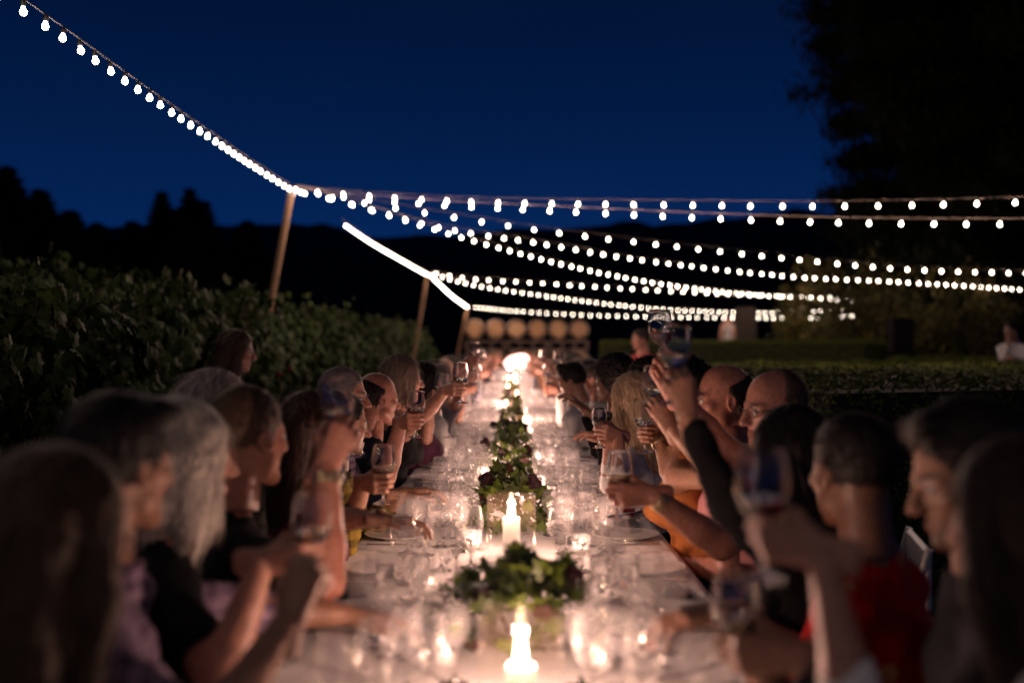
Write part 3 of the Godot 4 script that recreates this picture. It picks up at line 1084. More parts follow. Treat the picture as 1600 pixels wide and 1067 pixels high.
func grapevine(label: String, at: Vector3, length: float, tall: float, thick: float, leaves: int, size: float) -> void:
	var t := thing("grapevine", label, "grapevine", at, "vine row on the left")
	var trunk := Geo.new()
	trunk.tube([Vector3(0, 0, 0), Vector3(0.05, 0.4, 0.02), Vector3(-0.04, 0.8, -0.03), Vector3(0.02, 1.1, 0)], 0.05, 0.03, 8)
	for s in [-1.0, 1.0]:
		trunk.tube([Vector3(0.02, 1.05, 0), Vector3(0, 1.15, 0.3 * s), Vector3(0.03, 1.12, length * 0.5 * s)], 0.03, 0.015, 6)
	part("trunk", trunk.mesh(bark()), t)
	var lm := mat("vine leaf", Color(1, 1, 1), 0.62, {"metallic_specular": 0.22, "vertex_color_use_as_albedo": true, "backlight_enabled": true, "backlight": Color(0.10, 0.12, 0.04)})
	var n := FastNoiseLite.new()
	n.seed = hash(label) % 997
	n.frequency = 0.9
	var places := []
	var colors := []
	var canes := Geo.new()
	for k in leaves:
		var z := rng.randf_range(-0.55, 0.55) * length
		var lump := 0.55 + 0.75 * n.get_noise_2d(z * 1.3 + at.z, 3.0)
		var top := tall * (0.74 + 0.42 * lump)
		var y := lerpf(0.35, top, pow(rng.randf(), 0.75))
		var bulge := thick * 0.5 * (0.70 + 0.75 * n.get_noise_3d(at.x, y * 1.6, z * 1.6 + at.z)) * sqrt(clampf((top - y) / 0.45, 0.05, 1.0))
		var side := -1.0 if rng.randf() < 0.42 else 1.0
		var x := side * bulge * (1.0 - 0.45 * pow(rng.randf(), 2.0))
		if rng.randf() < 0.25:
			x = rng.randf_range(-bulge, bulge)
		var b := Basis.from_euler(Vector3(rng.randf_range(-0.9, 0.5), PI / 2 * side + rng.randf_range(-0.9, 0.9), rng.randf_range(-0.6, 0.6)))
		var s := size * rng.randf_range(0.7, 1.25)
		places.append(Transform3D(b * Basis.from_euler(Vector3(0, 0, PI + rng.randf_range(-0.6, 0.6))) * s, Vector3(x, y, z)))
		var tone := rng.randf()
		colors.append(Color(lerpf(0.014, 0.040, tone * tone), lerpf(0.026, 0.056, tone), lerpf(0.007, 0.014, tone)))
	for k in 9:   # shoots that stand out above the row
		var z := rng.randf_range(-0.5, 0.5) * length
		var p0 := Vector3(rng.randf_range(-0.25, 0.3), tall * 0.85, z)
		var pts := [p0]
		for j in 4:
			pts.append(pts[-1] + Vector3(rng.randf_range(-0.06, 0.10), rng.randf_range(0.04, 0.14), rng.randf_range(-0.08, 0.08)))
			for q in 3:
				places.append(Transform3D(leaf_turn(0.2) * (size * rng.randf_range(0.5, 0.95)), pts[-1] + Vector3(rng.randfn(), rng.randfn(), rng.randfn()) * 0.05))
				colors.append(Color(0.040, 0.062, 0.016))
		canes.tube(pts, 0.006, 0.003, 5)
	part("canes", canes.mesh(bark()), t).set_meta("kind", "stuff")
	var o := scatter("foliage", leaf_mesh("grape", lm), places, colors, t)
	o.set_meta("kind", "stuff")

func bark() -> StandardMaterial3D:
	if mats.has("bark"):
		return mats["bark"]
	return triplanar(mat("bark", Color(0.08, 0.055, 0.035), 0.9), Vector3(6, 2, 6), noise_tex("bark relief", 0.08, true), 1.0, noise_tex("bark tone", 0.06, false, 0.5, 1.0))

func conifer(label: String, at: Vector3, height: float, width: float, tiers: int, arms: int, pads: int, spray: float, group := "") -> void:
	var t := thing("conifer", label, "tree", at, group)
	var tr := Geo.new()
	tr.tube([Vector3(), Vector3(0.05, height * 0.5, 0), Vector3(0, height, 0)], width * 0.055, 0.03, 9)
	part("trunk", tr.mesh(bark()), t)
	var places := []
	var lim := Geo.new()
	for k in tiers:
		var u := (k + 0.5) / tiers
		var y := height * (0.04 + 0.95 * u)
		var reach := width * (1.0 - pow(u, 1.4 if width > 6.0 else 1.1)) * rng.randf_range(0.78, 1.06) + (0.3 if width > 6.0 else 0.16)
		var turn := rng.randf() * TAU
		var sag := rng.randf_range(0.02, 0.07)
		for a in arms:
			var an := turn + TAU * a / arms + rng.randf_range(-0.25, 0.25)
			var out := Vector3(cos(an), 0, sin(an))
			var len := reach * rng.randf_range(0.80, 1.04)
			var droop := (sag + rng.randf_range(-0.02, 0.02)) * len
			lim.tube([Vector3(0, y, 0), out * len * 0.5 + Vector3(0, y + 0.05 * len, 0), out * len + Vector3(0, y - droop, 0)], 0.012 * width, 0.02, 5)
			for q in pads:
				var v := pow((q + 0.7) / pads, 0.8)
				var p := out * len * v + Vector3(0, y + lerpf(0.04 * len, -droop, v), 0)
				p += Vector3(rng.randf_range(-0.08, 0.08), rng.randf_range(-0.03, 0.03), rng.randf_range(-0.08, 0.08)) * minf(len, 9.0)
				places.append(Transform3D(Basis.from_euler(Vector3(0, rng.randf() * TAU, 0)) * (spray * rng.randf_range(0.7, 1.3) * (lerpf(1.0, 0.45, u * v) if width > 6.0 else lerpf(1.2, 0.40, u * u))), p))
	part("limbs", lim.mesh(bark()), t).set_meta("kind", "stuff")
	var nm := mat("conifer needles", Color(0.016, 0.022, 0.012), 0.9, {"metallic_specular": 0.1})
	var o := scatter("crown", spray_mesh("needles", "needle", nm, 90, 0.6), places, [], t)
	o.set_meta("kind", "stuff")

func shrub(label: String, at: Vector3, height: float, width: float, count: int, size: float, group := "") -> void:
	var t := thing("shrub", label, "shrub", at, group)
	var st := Geo.new()
	var places := []
	var colors := []
	var lm := mat("shrub leaf", Color(1, 1, 1), 0.5, {"metallic_specular": 0.22, "vertex_color_use_as_albedo": true, "backlight_enabled": true, "backlight": Color(0.35, 0.35, 0.1)})
	var stems := 16
	for k in stems:
		var an := rng.randf() * TAU
		var sp := rng.randf_range(0.15, 1.0) * width * 0.5
		var hh := height * rng.randf_range(0.55, 1.02) * (1.0 - 0.25 * sp / width)
		var pts := []
		for j in 7:
			var u := j / 6.0
			pts.append(Vector3(cos(an) * sp * pow(u, 1.3), hh * u, sin(an) * sp * pow(u, 1.3)) + Vector3(rng.randfn(), 0, rng.randfn()) * 0.05 * u * width * 0.4)
		st.tube(pts, 0.022, 0.005, 5)
		for j in count / stems:
			var u := pow(rng.randf(), 0.7)
			var q: Vector3 = pts[mini(int(u * 6), 5)].lerp(pts[mini(int(u * 6) + 1, 6)], fmod(u * 6, 1.0))
			var spread := 0.16 * width * (1.15 - u * 0.85)
			places.append(Transform3D(leaf_turn(0.0) * (size * rng.randf_range(0.6, 1.2)), q + Vector3(rng.randfn(), rng.randfn() * 0.7, rng.randfn()) * spread))
			var tone := rng.randf()
			colors.append(Color(lerpf(0.03, 0.09, tone), lerpf(0.040, 0.075, tone), 0.016))
	part("stems", st.mesh(bark()), t).set_meta("kind", "stuff")
	var o := scatter("foliage", leaf_mesh("oval", lm), places, colors, t)
	o.set_meta("kind", "stuff")

func hedge(label: String, outline: Array, top: float, at: Vector3) -> void:   # a clipped hedge over that outline
	var t := thing("hedge", label, "hedge", at)
	var poly := PackedVector2Array()
	for q in outline:
		poly.append(Vector2(q[0] - at.x, q[1] - at.z))
	var core := Geo.new()
	var tris := Geometry2D.triangulate_polygon(poly)
	var cy := top - 0.05
	for k in range(0, tris.size(), 3):
		var a := poly[tris[k]]; var b := poly[tris[k + 1]]; var c := poly[tris[k + 2]]
		var va := Vector3(a.x, cy, a.y); var vb := Vector3(b.x, cy, b.y); var vc := Vector3(c.x, cy, c.y)
		if (vb - va).cross(vc - va).y > 0:
			core.tri(va, vb, vc)
		else:
			core.tri(va, vc, vb)
	var cen := Vector2()
	for q in poly:
		cen += q / poly.size()
	for k in poly.size():
		var a := poly[k] + (cen - poly[k]).normalized() * 0.04
		var b := poly[(k + 1) % poly.size()] + (cen - poly[(k + 1) % poly.size()]).normalized() * 0.04
		core.quad(Vector3(a.x, 0, a.y), Vector3(b.x, 0, b.y), Vector3(b.x, cy, b.y), Vector3(a.x, cy, a.y))
	part("twigs", core.mesh(mat("hedge twigs", Color(0.02, 0.022, 0.012), 0.95)), t)
	var lm := mat("hedge leaf", Color(1, 1, 1), 0.7, {"metallic_specular": 0.22, "vertex_color_use_as_albedo": true})
	var places := []
	var colors := []
	var lo := poly[0]; var hi := poly[0]
	for q in poly:
		lo = lo.min(q); hi = hi.max(q)
	var n := FastNoiseLite.new()
	n.frequency = 0.8
	var area := (hi.x - lo.x) * (hi.y - lo.y)
	for k in int(minf(area * 2200.0, 90000.0)):
		var p := Vector2(rng.randf_range(lo.x, hi.x), rng.randf_range(lo.y, hi.y))
		if Geometry2D.is_point_in_polygon(p, poly):
			places.append(Transform3D(Basis.from_euler(Vector3(-PI / 2 + rng.randf_range(-0.9, 0.9), rng.randf() * TAU, rng.randf_range(-0.6, 0.6))) * rng.randf_range(0.022, 0.042), Vector3(p.x, top + n.get_noise_2d(p.x, p.y) * 0.11 + rng.randf_range(-0.05, 0.02), p.y)))
	for k in poly.size():
		var a := poly[k]; var b := poly[(k + 1) % poly.size()]
		var nrm := Vector2(b.y - a.y, a.x - b.x).normalized()
		if nrm.dot(cen - a) > 0: nrm = -nrm
		for j in int(a.distance_to(b) * top * 1600.0):
			var p := a.lerp(b, rng.randf()) + nrm * rng.randf_range(-0.05, 0.03)
			places.append(Transform3D(Basis.from_euler(Vector3(rng.randf_range(-0.8, 0.8), atan2(nrm.x, nrm.y) + rng.randf_range(-0.9, 0.9), rng.randf() * TAU)) * rng.randf_range(0.022, 0.042), Vector3(p.x, rng.randf() * top, p.y)))
	for k in places.size():
		var tone := rng.randf()
		colors.append(Color(lerpf(0.065, 0.110, tone), lerpf(0.090, 0.140, tone), lerpf(0.016, 0.026, tone)))
	var o := scatter("foliage", leaf_mesh("oval_hedge", lm) if false else hedge_leaf(lm), places, colors, t)
	o.set_meta("kind", "stuff")

func hedge_leaf(m: Material) -> ArrayMesh:
	if not dupes.has("hedge_leaf"):
		var g := Geo.new()
		g.tri(Vector3(-0.35, 0, 0), Vector3(0, -0.5, 0.05), Vector3(0, 0.6, -0.1))
		g.tri(Vector3(0, -0.5, 0.05), Vector3(0.35, 0, 0), Vector3(0, 0.6, -0.1))
		dupes["hedge_leaf"] = g.mesh(m)
	return dupes["hedge_leaf"]

func centrepiece(label: String, at: Vector3, wide: float, high: float, leaves: int, single_leaves: bool, size: float) -> void:
	var t := thing("centrepiece", label, "flower arrangement", at)
	var lm := mat("garland leaf", Color(1, 1, 1), 0.4, {"vertex_color_use_as_albedo": true, "backlight_enabled": true, "backlight": Color(0.22, 0.24, 0.08)})
	var places := []
	var colors := []
	for k in leaves:
		var an := rng.randf() * TAU
		var u := rng.randf()
		var out := Vector3(cos(an), 0, sin(an) * 1.25)
		var p := out * wide * 0.5 * sqrt(u) * rng.randf_range(0.75, 1.1)
		p.y = high * (0.15 + 0.85 * (1.0 - u)) * rng.randf_range(0.5, 1.0) + 0.02
		if u > 0.7 and rng.randf() < 0.4:
			p.y = 0.03
		var b := Basis.from_euler(Vector3(rng.randf_range(-1.9, 0.5), atan2(out.x, out.z) + PI + rng.randf_range(-1.3, 1.3), rng.randf_range(-1.0, 1.0)))
		places.append(Transform3D(b * (size * rng.randf_range(0.6, 1.2)), p))
		var tone := rng.randf()
		var c := Color(lerpf(0.035, 0.12, tone), lerpf(0.055, 0.155, tone), lerpf(0.012, 0.026, tone))
		if rng.randf() < 0.08:
			c = Color(0.09, 0.025, 0.025)
		colors.append(c)
	if single_leaves:
		var shades := []
		for v in 6:
			var g := Geo.new()
			var arr: Array = leaf_mesh("grape", mat("vine leaf", Color(1, 1, 1))).surface_get_arrays(0)
			g.v = arr[Mesh.ARRAY_VERTEX]; g.n = arr[Mesh.ARRAY_NORMAL]; g.i = arr[Mesh.ARRAY_INDEX]
			g.c.resize(g.v.size())
			g.c.fill([Color(0.04, 0.06, 0.014), Color(0.06, 0.09, 0.018), Color(0.09, 0.135, 0.022), Color(0.14, 0.20, 0.03), Color(0.07, 0.025, 0.02), Color(0.05, 0.075, 0.025)][v])
			if not dupes.has("garland%d" % v):
				dupes["garland%d" % v] = g.mesh(lm)
			shades.append(dupes["garland%d" % v])
		for k in places.size():
			var o := part("leaf", shades[[0, 1, 2, 3, 5][(k * 7 + 3) % 5] if k % 12 else 4], t)
			o.transform = places[k]
	else:
		var o := scatter("foliage", leaf_mesh("garland_far", lm) if dupes.has("leaf_garland_far") else garland_far(lm), places, colors, t)
		o.set_meta("kind", "stuff")
	for k in 3:   # dark roses and figs
		var an := TAU * k / 3.0 + rng.randf()
		var r := rng.randf_range(0.022, 0.032)
		var p := Vector3(cos(an) * wide * 0.30, high * rng.randf_range(0.55, 0.95), sin(an) * wide * 0.3)
		if not dupes.has("rose"):
			var g := Geo.new()
			g.ball(Vector3(), Vector3(0.55, 0.55, 0.55), 10, 7)
			for ring in 4:
				for j in 5 + ring:
					var q := TAU * j / (5.0 + ring) + ring
					var rr := 0.35 + 0.20 * ring
					var d := Vector3(cos(q), 0, sin(q))
					var e := Vector3(-d.z, 0, d.x)
					var y := 0.75 - 0.32 * ring
					g.quad(d * rr * 0.8 - e * 0.42 + Vector3(0, y - 0.75, 0), d * rr * 0.8 + e * 0.42 + Vector3(0, y - 0.75, 0), d * rr * 1.15 + e * 0.32 + Vector3(0, y + 0.05, 0), d * rr * 1.15 - e * 0.32 + Vector3(0, y + 0.05, 0))
			dupes["rose"] = g.mesh(mat("dark rose petals", Color(0.022, 0.005, 0.010), 0.7))
		var o := part("rose", dupes["rose"], t, p)
		o.scale = Vector3.ONE * r
		o.rotation = Vector3(rng.randf_range(0.1, 0.9), rng.randf() * TAU, 0)

func garland_far(m: Material) -> ArrayMesh:
	var g := Geo.new()
	var arr: Array = leaf_mesh("grape", m).surface_get_arrays(0)
	g.v = arr[Mesh.ARRAY_VERTEX]; g.n = arr[Mesh.ARRAY_NORMAL]; g.i = arr[Mesh.ARRAY_INDEX]
	dupes["leaf_garland_far"] = g.mesh(m)
	return dupes["leaf_garland_far"]

# ------------------------------------------------------------------ the place
func rise(x: float, z: float) -> float:   # the lawn climbs beyond the right hedges
	return 0.75 * smoothstep(25.0, 32.0, -z) * smoothstep(2.5, 6.0, x)

func ground() -> void:
	var g := Geo.new()
	var xs := [-400.0, -120.0, -40.0, -16.0, -6.0, -2.0, 0.0, 1.5, 2.5, 3.5, 4.5, 6.0, 9.0, 14.0, 22.0, 40.0, 120.0, 400.0]
	var zs := [30.0, 5.0, 0.0, -5.0, -10.0, -15.0, -20.0, -24.0, -26.0, -28.0, -30.0, -32.0, -36.0, -45.0, -70.0, -120.0, -420.0]
	for a in xs.size() - 1:
		for b in zs.size() - 1:
			var p := [Vector3(xs[a], 0, zs[b]), Vector3(xs[a + 1], 0, zs[b]), Vector3(xs[a + 1], 0, zs[b + 1]), Vector3(xs[a], 0, zs[b + 1])]
			for k in 4:
				p[k].y = rise(p[k].x, p[k].z)
			g.quad(p[0], p[1], p[2], p[3])
	var m := mat("dry grass", Color(0.055, 0.06, 0.028), 0.95)
	triplanar(m, Vector3(0.8, 0.8, 0.8), noise_tex("ground relief", 0.09, true), 1.0, noise_tex("ground tone", 0.05, false, 0.45, 1.0))
	m.uv1_world_triplanar = true
	structure("ground", g.mesh(m))

func hills() -> void:
	var n := FastNoiseLite.new()
	n.seed = 11
	n.frequency = 0.02
	var ridge := [[-2400, 335], [-300, 345], [0, 350], [150, 359], [250, 356], [400, 352], [500, 352], [570, 371], [660, 366], [800, 360], [1000, 350], [1150, 338], [1260, 330], [1700, 320], [4000, 330]]
	var g := Geo.new()
	var cols := 260
	var rows := 12
	for a in cols + 1:
		var px := lerpf(-2400.0, 4000.0, float(a) / cols)
		var py := 340.0
		for k in ridge.size() - 1:
			if px >= ridge[k][0] and px <= ridge[k + 1][0]:
				py = lerpf(ridge[k][1], ridge[k + 1][1], smoothstep(ridge[k][0], ridge[k + 1][0], px))
		var top := spot(px, py, 240.0)
		for b in rows + 1:
			var u := float(b) / rows
			var z := lerpf(-130.0, -330.0, u)
			var shape := sin(clampf(u / 0.55, 0.0, 1.0) * PI / 2) if u < 0.55 else cos((u - 0.55) / 0.45 * PI / 2)
			var y := (top.y + n.get_noise_2d(top.x, 0) * 1.2 + n.get_noise_2d(top.x * 6.0, z) * 1.6) * shape - 1.0
			g.v.append(Vector3(top.x * (-z / 240.0), y, z))
			g.n.append(Vector3.UP)
			g.c.append(Color.WHITE)
	for a in cols:
		for b in rows:
			var p := a * (rows + 1) + b
			var q := p + rows + 1
			g.i.append_array(PackedInt32Array([p, p + 1, q, q, p + 1, q + 1]))
	var nn := PackedVector3Array()
	nn.resize(g.v.size())
	for k in range(0, g.i.size(), 3):
		var m := (g.v[g.i[k + 2]] - g.v[g.i[k]]).cross(g.v[g.i[k + 1]] - g.v[g.i[k]])
		for j in 3:
			nn[g.i[k + j]] += m
	for k in nn.size():
		g.n[k] = nn[k].normalized()
	structure("hills", g.mesh(mat("wooded hillside", Color(0.018, 0.022, 0.014), 0.95)))

func banquet() -> void:
	var linen := mat("white linen", Color(0.74, 0.71, 0.68), 0.8, {"rim_enabled": true, "rim": 0.2})
	triplanar(linen, Vector3(3, 3, 3), noise_tex("linen folds", 0.035, true), 0.45)
	var wood := triplanar(mat("table wood", Color(0.20, 0.12, 0.06), 0.6), Vector3(2, 8, 8), noise_tex("bark relief", 0.08, true), 0.4)
	var steel := mat("table leg steel", Color(0.10, 0.10, 0.10), 0.4, {"metallic": 0.7})
	var n := FastNoiseLite.new()
	n.seed = 5
	n.frequency = 0.8
	var words := ["nearest the camera, with the first hurricane candle", "second from the camera, under the leafy centrepiece", "third from the camera, between the two raised toasts", "fourth from the camera, beside the blonde woman"]
	for k in 12:
		var z1 := -1.15 - 2.44 * k
		var z0 := z1 - 2.44
		var mid := Vector3(0, 0, (z0 + z1) * 0.5)
		var t := thing("banquet_table", ("long folding table under white linen, " + words[k]) if k < 4 else "folding table under white linen in the far blurred stretch", "table", mid, "tables set end to end")
		var top := Geo.new()
		top.box(Vector3(-HALF + 0.015, TABLE - 0.045, -1.20), Vector3(HALF - 0.015, TABLE - 0.006, 1.20), Transform3D(), 0.005)
		if not dupes.has("table_top"):
			dupes["table_top"] = top.mesh(wood)
			var lg := Geo.new()
			lg.box(Vector3(-0.025, 0, -0.025), Vector3(0.025, TABLE - 0.046, 0.025), Transform3D(), 0.004)
			dupes["table_leg"] = lg.mesh(steel)
		part("tabletop", dupes["table_top"], t)
		for s in [[-1, -1], [1, -1], [-1, 1], [1, 1]]:
			part("leg", dupes["table_leg"], t, Vector3(s[0] * 0.45, 0, s[1] * 1.02))
		# the cloth: a sheet over the edge, hanging in shallow folds
		var g := Geo.new()
		var cross := []
		for j in 6:
			cross.append(Vector2(-HALF - 0.012, 0.34 + 0.38 * j / 5.0))
		cross.append(Vector2(-HALF - 0.004, TABLE - 0.004))
		for j in 13:
			cross.append(Vector2(lerpf(-HALF + 0.02, HALF - 0.02, j / 12.0), TABLE + 0.002))
		cross.append(Vector2(HALF + 0.004, TABLE - 0.004))
		for j in 6:
			cross.append(Vector2(HALF + 0.012, 0.72 - 0.38 * j / 5.0))
		var rows := 40
		for b in rows + 1:
			var z := lerpf(-1.217, 1.217, float(b) / rows)
			for j in cross.size():
				var p: Vector2 = cross[j]
				var drop := clampf((TABLE - 0.01 - p.y) / 0.4, 0, 1)
				var fold := sin(z * 17.0 + n.get_noise_1d(z + mid.z) * 6.0) * 0.03 * drop
				var y := p.y + (n.get_noise_2d(p.x * 3.0, z * 2.0 + mid.z) * 0.0025 + 0.002 if drop == 0.0 else 0.0)
				g.v.append(Vector3(p.x + (fold + 0.03 * drop) * signf(p.x), y, z))
				g.n.append(Vector3())
				g.c.append(Color.WHITE)
		var w := cross.size()
		for b in rows:
			for j in w - 1:
				var p := b * w + j
				g.i.append_array(PackedInt32Array([p, p + w, p + 1, p + 1, p + w, p + w + 1]))
		for q in range(0, g.i.size(), 3):
			var m := (g.v[g.i[q + 2]] - g.v[g.i[q]]).cross(g.v[g.i[q + 1]] - g.v[g.i[q]])
			for j in 3:
				g.n[g.i[q + j]] += m
		for q in g.n.size():
			g.n[q] = g.n[q].normalized() * (1.0 if true else -1.0)
		single("tablecloth", g.mesh(linen), ("white linen tablecloth on the table " + words[k]) if k < 4 else "white linen tablecloth on the far blurred tables", "tablecloth", mid, "white tablecloths")

func settings() -> void:
	var china := mat("white china", Color(0.78, 0.76, 0.73), 0.18)
	var plate := Geo.new()
	plate.lathe([[0.001, 0.004], [0.07, 0.004], [0.075, 0.0], [0.080, 0.002], [0.128, 0.017], [0.130, 0.0185], [0.127, 0.019], [0.085, 0.008], [0.001, 0.007]], 32)
	var pm := plate.mesh(china)
	var silver := mat("cutlery steel", Color(0.6, 0.58, 0.55), 0.22, {"metallic": 1.0})
	var knife := Geo.new()
	knife.box(Vector3(-0.008, 0, -0.11), Vector3(0.008, 0.003, 0.02), Transform3D(), 0.001)
	knife.box(Vector3(-0.006, 0, 0.02), Vector3(0.006, 0.007, 0.11), Transform3D(), 0.002)
	var fork := Geo.new()
	fork.box(Vector3(-0.005, 0, -0.04), Vector3(0.005, 0.004, 0.10), Transform3D(), 0.001)
	fork.box(Vector3(-0.012, 0, -0.06), Vector3(0.012, 0.004, -0.04), Transform3D(), 0.001)
	for k in 4:
		fork.box(Vector3(-0.012 + 0.007 * k, 0.001, -0.10), Vector3(-0.009 + 0.007 * k, 0.004, -0.06), Transform3D())
	var km := knife.mesh(silver)
	var fm := fork.mesh(silver)
	var napkin := Geo.new()
	napkin.box(Vector3(-0.05, 0, -0.09), Vector3(0.05, 0.009, 0.09), Transform3D(), 0.003)
	var nm := napkin.mesh(cloth("grey napkin", Color(0.10, 0.10, 0.12)))
	var top := TABLE + 0.006
	var marks := ["by the nearest candle", "by the nearest centrepiece", "by the second candle", "just before the second centrepiece", "just past the second centrepiece", "by the small centre votive", "by the third centrepiece", "just past the third centrepiece", "by the fourth centrepiece", "just past the fourth centrepiece", "by the square lantern"]
	var far := []
	var count := 0
	var wb: ArrayMesh
	for k in 42:
		var z := -2.30 - 0.63 * k
		for s in [-1.0, 1.0]:
			var who := "left" if s < 0 else "right"
			if k < 18:
				var words := "%s side, %s" % [who, marks[k]] if k < marks.size() else ""
				var pl := single("dinner_plate", pm, "white dinner plate on the " + words if words else "white dinner plate half hidden behind the wine glasses", "plate", Vector3(0.43 * s, top, z - 0.05), "dinner plates")
				var q := single("dinner_knife", km, "steel dinner knife beside the plate, " + words if words else "steel knife among the far plates", "knife", Vector3(0.43 * s, top, z - 0.05 + 0.155 * s), "cutlery")
				q.rotation.y = PI / 2 * s
				q = single("dinner_fork", fm, "steel dinner fork beside the plate, " + words if words else "steel fork among the far plates", "fork", Vector3(0.43 * s, top, z - 0.05 - 0.155 * s), "cutlery")
				q.rotation.y = PI / 2 * s
				if k % 2 == 0:
					q = single("folded_napkin", nm, "folded dark grey napkin by the plate, " + words if words else "folded dark napkin among the far plates", "napkin", Vector3(0.46 * s, top + 0.0, z + 0.255), "napkins")
					q.rotation.y = rng.randf_range(-0.2, 0.2)
				pl.rotation.y = rng.randf() * TAU
			# glasses stand in a slanting row between plate and centre
			var spots := [[0.14, 0.02], [0.175, 0.20], [0.205, 0.36], [0.235, 0.08], [0.265, 0.25], [0.295, 0.44], [0.335, 0.26], [0.365, 0.36]]
			for q in spots.size():
				var at := Vector3((spots[q][0] + rng.randf_range(-0.018, 0.018)) * s, top, z + spots[q][1] - 0.10 + rng.randf_range(-0.03, 0.03))
				if q == 7 and k % 2 == 0 or q == 4 and k % 3 == 2:
					tumbler(("clear water tumbler on the %s side, %s, %s" % [who, "between two plates" if q == 7 else "among the glasses", marks[k]]) if k < marks.size() else "clear water tumbler among the far wine glasses on the %s side" % who, at, "tumblers along the table")
					continue
				var kind := "small" if (q + k) % 3 == 0 else "empty"
				if count < 285:
					count += 1
					var lb := "empty wine glass in the crowded rows along the %s side of the table" % who
					if k < marks.size():
						lb = "empty wine glass, %s side, %s, %s" % [who, ["closest to centre line", "second from centre line", "third from centre line", "fourth from centre line", "fifth from centre line", "sixth from centre line", "outermost beside the plate", "outermost between plates"][q], marks[k]]
					var wg := wine_glass(kind, lb, at, "empty wine glasses standing along the table")
					wg.rotation.y = rng.randf() * TAU
				else:
					far.append(Transform3D(Basis(), at))
	var fg := scatter("far_wine_glasses", dupes["glass_bodytrue"], far, [], self)
	fg.name = "wine_glasses_at_the_far_end"
	tag(fg, "mass of wine glasses blurred together at the far end of the table", "wine glasses")
	fg.set_meta("kind", "stuff")

func _ready() -> void:
	rng.seed = 20240607
	# camera
	var cam := Camera3D.new()
	cam.name = "camera"
	add_child(cam)
	cam.position = Vector3(0, EYE, 0)
	cam.rotation.x = atan((545.0 - 533.5) / LENS)
	cam.near = 0.05
	cam.far = 1500.0
	var lens := CameraAttributesPhysical.new()
	lens.frustum_focal_length = 39.37
	lens.frustum_focus_distance = 4.9
	lens.exposure_aperture = 1.2
	cam.attributes = lens
	cam.fov = rad_to_deg(2.0 * atan(533.5 / LENS))
	cam.current = true
	# sky
	var env := Environment.new()
	env.background_mode = Environment.BG_SKY
	var sm := ProceduralSkyMaterial.new()
	sm.sky_top_color = lin(0.0002, 0.0012, 0.008)
	sm.sky_horizon_color = lin(0.0018, 0.027, 0.140)
	sm.sky_curve = 0.14
	sm.ground_bottom_color = lin(0.0005, 0.0006, 0.001)
	sm.ground_horizon_color = lin(0.001, 0.002, 0.006)
	sm.sun_angle_max = 1.0
	var thin := Image.create(512, 256, false, Image.FORMAT_RGBAF)   # faint remains of cloud
	var cn := FastNoiseLite.new()
	cn.seed = 21
	cn.frequency = 1.3
	cn.fractal_octaves = 5
	for y in 256:
		for x in 512:
			var an := TAU * x / 512.0
			var el := PI * (0.5 - (y + 0.5) / 256.0)
			var q := cn.get_noise_3d(cos(an) * cos(el) * 1.2, sin(el) * 4.0, sin(an) * cos(el) * 1.2)
			thin.set_pixel(x, y, Color(0.10, 0.16, 0.30, clampf(q * 0.9 + 0.12, 0.0, 0.6)))
	sm.sky_cover = ImageTexture.create_from_image(thin)
	sm.sky_cover_modulate = Color(0.30, 0.30, 0.30, 0.18)
	var sky := Sky.new()
	sky.sky_material = sm
	env.sky = sky
	env.tonemap_mode = Environment.TONE_MAPPER_LINEAR
	env.tonemap_exposure = 1.0
	env.sdfgi_enabled = true
	env.ssao_enabled = true
	env.ssil_enabled = true
	var we := WorldEnvironment.new()
	we.name = "world_environment"
	we.environment = env
	add_child(we)
	# the setting
	ground()
	hills()
	trees()
	vines()
	hedges()
	poles()
	lights_over_the_table()
	barrels()
	banquet()
	centre_row()
	left_guests()
	right_guests()
	far_guests()
	standing_people()
	settings()
	small_things()

func trees() -> void:
	conifer("huge dark cedar filling the upper right corner", Vector3(20.5, 0, -42.0), 62.0, 10.2, 38, 13, 46, 1.8)
	for q in [[10, 258, 62, "tallest dark conifer at the far left edge"], [62, 296, 60, "dark conifer just right of the tallest one at the left"], [108, 330, 58, "smallest dark conifer of the left edge clump"], [-60, 250, 66, "dark conifer cut off by the left edge"], [24, 290, 61, "dark conifer in front of the tallest one at the left edge"], [150, 348, 74, "short dark conifer by itself between the two clumps"], [205, 345, 76, "short dark conifer just left of the spired clump"], [385, 344, 80, "short dark conifer between the spired clump and the front pole"]]:
		var top := spot(q[0], q[1], q[2])
		conifer(q[3], Vector3(top.x, 0, top.z), top.y, 4.2, 22, 9, 9, 1.4, "trees on the left skyline")
	for q in [[252, 297, 70, "left spire of the dark tree clump beyond the vines"], [296, 292, 72, "middle spire of the dark tree clump beyond the vines"], [318, 312, 70, "right spire of the dark tree clump beyond the vines"], [275, 325, 68, "low dark tree in front of the clump beyond the vines"]]:
		var top := spot(q[0], q[1], q[2])
		conifer(q[3], Vector3(top.x, 0, top.z), top.y, 2.8, 22, 8, 8, 1.2, "trees on the left skyline")
	for q in [[1330, 372, 27.0, 2.9, "tall airy shrub with yellow lit leaves, left of the loudspeaker"], [1425, 385, 26.0, 3.0, "tall airy shrub rising behind the loudspeaker"], [1530, 400, 27.5, 3.2, "dim tall shrub behind the man in the white shirt"], [1245, 440, 29.0, 2.2, "lower leafy shrub beside the wooden post"], [1480, 440, 24.5, 2.0, "bushy shrub just right of the loudspeaker"]]:
		var top := spot(q[0], q[1], q[2])
		var g := rise(top.x, top.z)
		shrub(q[4], Vector3(top.x, g, top.z), top.y - g, q[3], 1500, 0.17, "shrubs behind the hedges")

